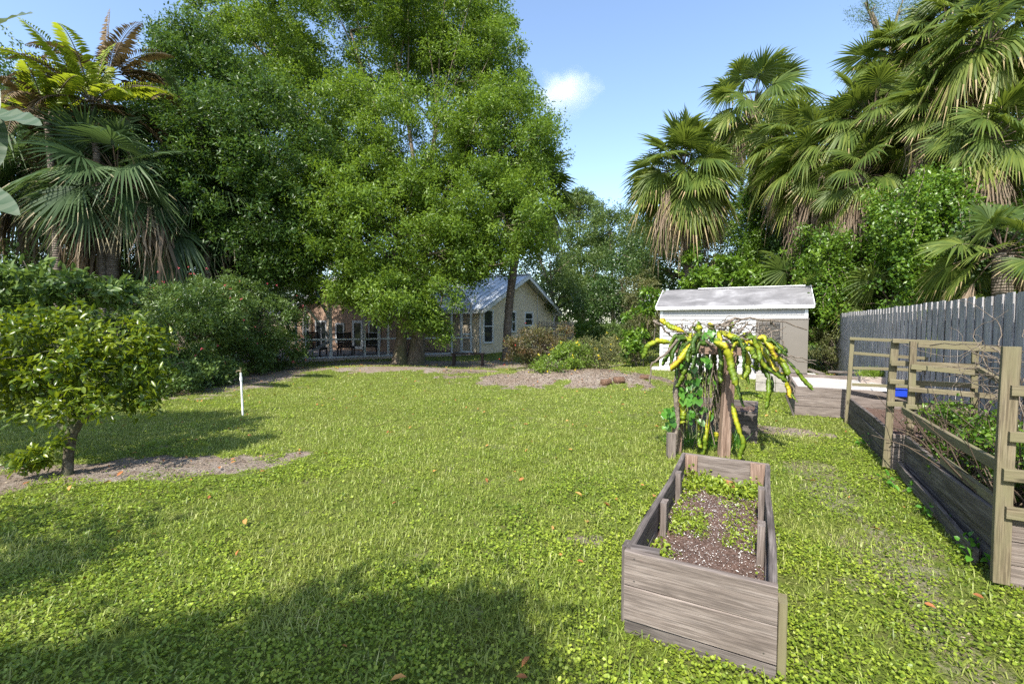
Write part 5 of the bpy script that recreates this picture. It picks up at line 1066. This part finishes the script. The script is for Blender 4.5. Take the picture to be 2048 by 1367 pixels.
mm = NT('cactus_skin'); r_ = mm.attr('rnd').outputs['Fac']; nz = mm.noise(mm.obj(), 14, 4); cc = mm.ramp(r_, [(0, c3(.05, .10, .012)), (.4, c3(.14, .22, .016)), (.66, c3(.34, .36, .02)), (.86, c3(.55, .46, .025)), (1, c3(.22, .10, .055))])
cc = mm.mix(mm.math('MULTIPLY', mm.ramp(nz, [(.55, g(0)), (.75, g(1))]), .5), cc, c3(.15, .13, .05)); pr = mm.pbr(cc, .45, .4); tl = mm.n('ShaderNodeBsdfTranslucent'); mm.l(cc, tl.inputs[0]); mx = mm.n('ShaderNodeMixShader'); mx.inputs[0].default_value = .18; mm.l(pr.outputs[0], mx.inputs[1]); mm.l(tl.outputs[0], mx.inputs[2]); M_CACT = mm.done(mx)
df = empty('dragon_fruit_cactus', B2[0]+U*.3, 'dragon fruit cactus with yellow arching stems draped over the brown timber support', 'cactus')
def cactus(pts, wd, tone, name='stem'):
    pts = np.asarray(pts, float); n = 54; t = np.linspace(0, 1, len(pts)); ti = np.linspace(0, 1, n)
    # smooth through points
    P = np.stack([np.interp(ti, t, pts[:, k]) for k in range(3)], 1)
    for _ in range(3): P[1:-1] = (P[:-2]+2*P[1:-1]+P[2:])/4
    T = unit(np.gradient(P, axis=0)); ang = random.random()*6; vs = []; rr = []
    view = unit(A3(random.gauss(0, .3), -1, random.gauss(0, .3)))
    fq = 26*len(pts)**0; L_ = np.sum(np.linalg.norm(np.diff(P, axis=0), axis=1)); ks = L_/.055*2*math.pi/n; tw = random.uniform(-1.6, 1.6); jn = random.uniform(.3, .9); P = P+np.cumsum(rng.normal(size=P.shape)*.0035, 0)*np.linspace(0, 1, n)[:, None]
    for i in range(n):
        a0 = unit(np.cross(T[i], view)); b0 = np.cross(T[i], a0); th = tw*(ti[i]-.5); ax_ = a0*math.cos(th)+b0*math.sin(th); bx_ = -a0*math.sin(th)+b0*math.cos(th)
        w_ = wd*1.15*min(1, .35+ti[i]*5, .45+(1-ti[i])*9)*(1-.45*math.exp(-((ti[i]-jn)/.03)**2)); s1 = .88+.24*((i*ks/6.283) % 1.); s2 = .88+.24*((i*ks/6.283+.5) % 1.); r0_ = np.clip(tone+random.gauss(0, .05)+.16*math.sin(ti[i]*6+tone*9), 0, 1)
        vs += [P[i]+ax_*w_*s1, P[i]+bx_*w_*.20, P[i]-ax_*w_*s2, P[i]-bx_*w_*.16]; rr += [max(0, r0_-.16 if r0_ < .9 else 1), r0_, max(0, r0_-.12 if r0_ < .9 else 1), max(0, r0_-.2)]
    fs = [(i*4+j, i*4+(j+1) % 4, (i+1)*4+(j+1) % 4, (i+1)*4+j) for i in range(n-1) for j in range(4)]
    fastmesh(name, np.array(vs), np.array(fs), M_CACT, df, rnd=np.array(rr))
def zp(x, y, d): return at(1280+x/3.7975, 560+y/3.7975, d)
D0 = 5.35
CS = [([(335, 388), (240, 345), (150, 312)], .033, .85, 0), ([(230, 470), (130, 462), (70, 500), (35, 600)], .028, .68, -.1), ([(242, 505), (225, 560), (170, 630)], .028, .25, 0),
      ([(560, 470), (650, 500), (690, 600), (730, 700), (778, 795)], .036, .72, -.35), ([(570, 440), (620, 500), (655, 550)], .034, .62, -.3), ([(740, 460), (820, 520), (872, 608)], .035, .68, -.25), ([(790, 520), (830, 620), (828, 680), (790, 725)], .030, .75, -.2),
      ([(620, 390), (700, 430), (750, 480)], .033, .72, -.1), ([(700, 430), (850, 530), (960, 650), (1085, 745)], .033, .6, -.1), ([(900, 500), (980, 590), (1065, 690)], .034, .98, -.15), ([(960, 480), (1030, 510), (1080, 560)], .040, .66, 0), ([(1000, 570), (1080, 620), (1135, 722)], .034, .68, -.1),
      ([(1090, 580), (1170, 670), (1285, 812)], .022, .42, 0), ([(930, 640), (975, 740), (985, 860), (988, 995)], .025, .40, -.1), ([(1070, 700), (1130, 790), (1175, 885)], .028, .98, -.1), ([(1150, 860), (1170, 910)], .022, .5, -.1), ([(740, 860), (830, 862), (912, 895)], .022, .42, .1),
      ([(700, 930), (735, 1080), (790, 1230), (758, 1350)], .026, .70, -.2), ([(430, 990), (440, 1150), (468, 1300)], .030, .72, .1), ([(535, 990), (500, 1180), (468, 1305)], .030, .70, .1), ([(310, 880), (325, 1000), (310, 1100)], .032, .76, 0), ([(425, 470), (350, 545), (290, 620), (238, 690)], .040, .99, -.15), ([(390, 560), (340, 680), (300, 770)], .030, .40, 0),
      ([(520, 560), (525, 680), (500, 800)], .026, .3, .3), ([(570, 560), (560, 700), (590, 860)], .026, .45, .35), ([(640, 560), (620, 700), (600, 900), (600, 970)], .026, .62, .3), ([(480, 560), (460, 700), (470, 860)], .026, .35, .4), ([(600, 760), (560, 900), (530, 1020)], .026, .25, .3), ([(575, 1150), (590, 1225)], .024, .75, .1),
      ([(535, 320), (535, 385)], .034, .78, .1), ([(700, 315), (698, 420)], .038, .62, .2), ([(440, 310), (460, 380), (420, 400)], .030, .5, .2), ([(470, 345), (430, 380)], .034, .7, 0), ([(400, 400), (380, 470)], .034, .7, 0), ([(330, 440), (400, 470)], .028, .6, 0), ([(820, 470), (900, 480), (990, 440)], .030, .72, .1), ([(840, 400), (780, 440), (740, 450)], .028, .6, .2),
      ([(700, 700), (740, 800), (800, 950)], .024, .15, .1), ([(690, 1130), (705, 1230), (690, 1310)], .02, .66, .1), ([(385, 900), (400, 1000)], .02, .6, .2), ([(350, 700), (300, 820)], .024, .3, .3), ([(1000, 720), (1020, 860)], .016, .2, .1), ([(480, 480), (520, 520), (500, 620)], .028, .25, .1), ([(840, 650), (930, 655)], .02, .6, .2)]
for i in range(46):
    x0 = random.uniform(330, 960); y0 = random.uniform(400, 500); sx = (x0-640)/300+random.gauss(0, .35); fall = random.uniform(90, 420)*(1-.45*abs(sx)); dd = random.uniform(-.3, .5)
    CS.append(([(x0, y0), (x0+sx*60, y0-25+fall*.12), (x0+sx*110, y0+fall*.5), (x0+sx*125, y0+fall)], random.uniform(.016, .027), random.choice([.08, .12, .2, .25, .3, .38, .5, .62, .97]), dd))
for (pp, wd, tone, dd) in CS:
    cactus([zp(x, y, D0+dd+random.uniform(-.05, .05)-(.0 if k == 0 else .03*k)) for k, (x, y) in enumerate(pp)], wd, tone)
DB = [([(580, 350), (700, 300), (880, 282), (1050, 312), (1270, 372)], .018, 0), ([(1000, 300), (1040, 365)], .012, 0), ([(745, 405), (820, 320)], .017, 0), ([(740, 450), (910, 432), (1110, 350)], .012, -.1), ([(970, 560), (1130, 572), (1340, 602)], .012, -.1), ([(1050, 560), (1130, 602), (1340, 632)], .009, -.15), ([(1085, 450), (1122, 640)], .008, 0),
      ([(108, 305), (200, 392), (275, 455)], .017, 0), ([(290, 455), (195, 560), (80, 622), (63, 792)], .018, -.1), ([(370, 385), (430, 295)], .013, 0), ([(122, 300), (100, 470)], .008, .1), ([(600, 330), (640, 345), (730, 355)], .016, -.1), ([(420, 400), (520, 430), (640, 460), (740, 440)], .02, .1), ([(670, 440), (800, 420), (900, 330)], .014, .1), ([(560, 500), (450, 440), (330, 430)], .018, .05),
      ([(700, 310), (640, 370), (580, 460)], .018, .1), ([(770, 300), (700, 330), (590, 360)], .016, .1), ([(900, 500), (1000, 460), (1090, 430)], .012, 0), ([(1110, 700), (1150, 800), (1180, 880)], .016, -.1)]
for (pp, rd, dd) in DB:
    P = np.array([zp(x, y, D0+dd) for x, y in pp]); n_ = 12; ti = np.linspace(0, 1, n_); tt = np.linspace(0, 1, len(P)); Q = np.stack([np.interp(ti, tt, P[:, k]) for k in range(3)], 1)+rng.normal(size=(n_, 3))*.010
    MB().tube(Q, np.linspace(rd, rd*.45, n_), 6, jit=.25).build('dead_branch', B_TWIG, df)
mb = MB()
for i in range(90):
    q = zp(random.uniform(280, 1000), random.uniform(330, 470), D0+random.uniform(-.1, .6)); d_ = unit(rng.normal(size=3)*[1, .6, .7]); pts = [q]
    for j in range(5): d_ = unit(d_+rng.normal(size=3)*.5); pts.append(pts[-1]+d_*.045)
    mb.tube(pts, np.linspace(.007, .003, 6), 5, jit=.2, cap=False)
for i in range(46):
    x_ = random.uniform(300, 640); q = zp(x_, random.uniform(560, 750), D0+random.uniform(0, .5)); e = zp(x_+random.uniform(-60, 60), random.uniform(950, 1280), D0+random.uniform(0, .4)); mb.tube(bez(q, (q+e)/2+rng.normal(size=3)*.06, e, 7)+rng.normal(size=(7, 3))*.008, .006, 5, jit=.2, cap=False)
mb.tube([zp(280, 700, D0), zp(270, 850, D0), zp(290, 1050, D0), zp(250, 1280, D0)], [.02, .035, .03, .04], 8, jit=.3)
mb.build('twigs', B_TWIG, df)
# heart-leaved vine on the support
hv = empty('heart_leaf_vine', B2[0]+U*.2+V*.2, 'green heart-leaved vine climbing the left side of the dragon fruit support', 'vine')
mb = MB(); vs = []; fs = []; rs = []; k = 0
HS = np.array([(0, -.12), (.28, -.32), (.5, -.12), (.46, .25), (0, .8), (-.46, .25), (-.5, -.12), (-.28, -.32)])
for i in range(150):
    r__ = random.random()
    if r__ < .68: x_, y_ = random.gauss(410, 55), random.uniform(590, 1080)
    elif r__ < .85: x_, y_ = random.gauss(240, 35), random.uniform(960, 1120)
    else: x_, y_ = random.uniform(380, 600), random.uniform(370, 470)
    q = zp(x_, y_, D0-.12+random.uniform(0, .35)); s_ = random.uniform(.045, .095); nrm = unit(A3(random.gauss(0, .45), -1, random.uniform(.1, .9))); dn_ = unit(A3(random.gauss(0, .35), -.2, -1)); dn_ = unit(dn_-nrm*np.dot(dn_, nrm)); sd_ = np.cross(dn_, nrm)
    c_ = q; vs.append(c_-nrm*s_*.08); vs += [c_+sd_*h_[0]*s_+dn_*h_[1]*s_ for h_ in HS]; fs += [(k, k+1+j, k+1+(j+1) % 8) for j in range(8)]; rs += [random.random()]*8; k += 9
fastmesh('leaves', np.array(vs), np.array(fs), M_HEART, hv, rnd=np.array(rs))
for i in range(10):
    x_ = random.gauss(400, 60); mb.tube(np.array([zp(x_+random.gauss(0, 25), y_, D0+random.uniform(-.1, .1)) for y_ in range(560, 1260, 80)]), .004, 5, cap=False)
mb.build('stems', B_CIT, hv)
n = 420; c = pf-V*.75+U*.15; P = c+V*(rng.random(n)[:, None]*.9+.03)+U*(rng.random(n)[:, None]*.5+.02); P[:, 2] = .0; Ax = unit(rng.normal(size=(n, 3))*.35+[0, 0, 1]); Nn = unit(np.cross(Ax, rng.normal(size=(n, 3)))); v, f, k = leaf_tris(P, Ax, Nn, .12+.22*rng.random(n), np.full(n, .008), .2, 1)
tag(fastmesh('tall_grass', v, f, M_HEART, rnd=np.repeat(rng.random(n), k)), 'long thin grass growing round the foot of the dragon fruit', 'grass', kind='stuff')

# ================================================================ SHADE TREES BEHIND THE CAMERA (their shade falls in view)
def shade(label, base, ells, n):
    bgtree(label, base, ells, M_OAK, n, sprigs=12, nl=9, cr=.32, L=.15, W=.065, r=.14, name='shade_tree', group=None, sub=2)
def shp(X_, Y_, z):                         # crown point whose shadow falls at X_,Y_
    k = z/math.tan(SUN_EL); return A3(X_+SUN_AZ[0]*k, Y_+SUN_AZ[1]*k, z)
shade('tree behind the camera whose shade falls on the near lawn', flat0(shp(-1.6, -.5, 4.5))-[0, 1, 0], [(shp(-1.05, 1.3, 4.6), (1.0, 1.05, .7)), (shp(-.35, 1.85, 4.3), (.26, .55, .3)), (shp(-1.4, .4, 5.2), (1.5, 1.1, .8)), (shp(-2.0, 1.45, 4.6), (.5, .45, .4)), (shp(-1.8, 1.0, 4.4), (1.1, .7, .6))], 300)
shade('tree beyond the left frame edge shading the lawn behind the citrus', flat0(shp(-7, 5.6, 5)), [(shp(-7.2, 6.6, 4.6), (2.2, 1.2, .9)), (shp(-5.2, 7.4, 4.2), (1.1, .5, .5))], 150)
shade('small tree left of the camera streaking the near lawn with shade', flat0(shp(-4.6, 3.2, 4)), [(shp(-4.2, 3.55, 3.6), (1.0, .22, .3)), (shp(-3.6, 2.9, 3.4), (.9, .16, .3)), (shp(-5, 2.4, 3.8), (1.4, .5, .4))], 22)

# ================================================================ CLOUD
cq = at(1128, 185, 420); bpy.ops.mesh.primitive_ico_sphere_add(subdivisions=3, radius=1, location=tuple(cq)); cl_ = bpy.context.object; cl_.name = 'cloud'; cl_.data.name = 'cloud'
cl_.scale = (38, 24, 26); tag(cl_, 'small soft white cloud above the gap between the oak and the palms', 'cloud')
m = NT('cloud_vapour'); tc = m.obj(); nz = m.noise(tc, 1.7, 6, .6); ln_ = m.n('ShaderNodeVectorMath', operation='LENGTH'); m.l(tc, ln_.inputs[0])
dn = m.math('SUBTRACT', m.math('SUBTRACT', m.math('MULTIPLY', nz, 1.7), .10), m.math('MULTIPLY', ln_.outputs['Value'], 1.0)); dn = m.math('MULTIPLY', m.math('MAXIMUM', dn, 0.), .075)
pv = m.n('ShaderNodeVolumePrincipled'); m.l(dn, pv.inputs['Density']); pv.inputs['Color'].default_value = (1, 1, 1, 1); pv.inputs['Anisotropy'].default_value = .1
m.l(pv.outputs[0], m.out.inputs['Volume']); cl_.data.materials.append(m.m)
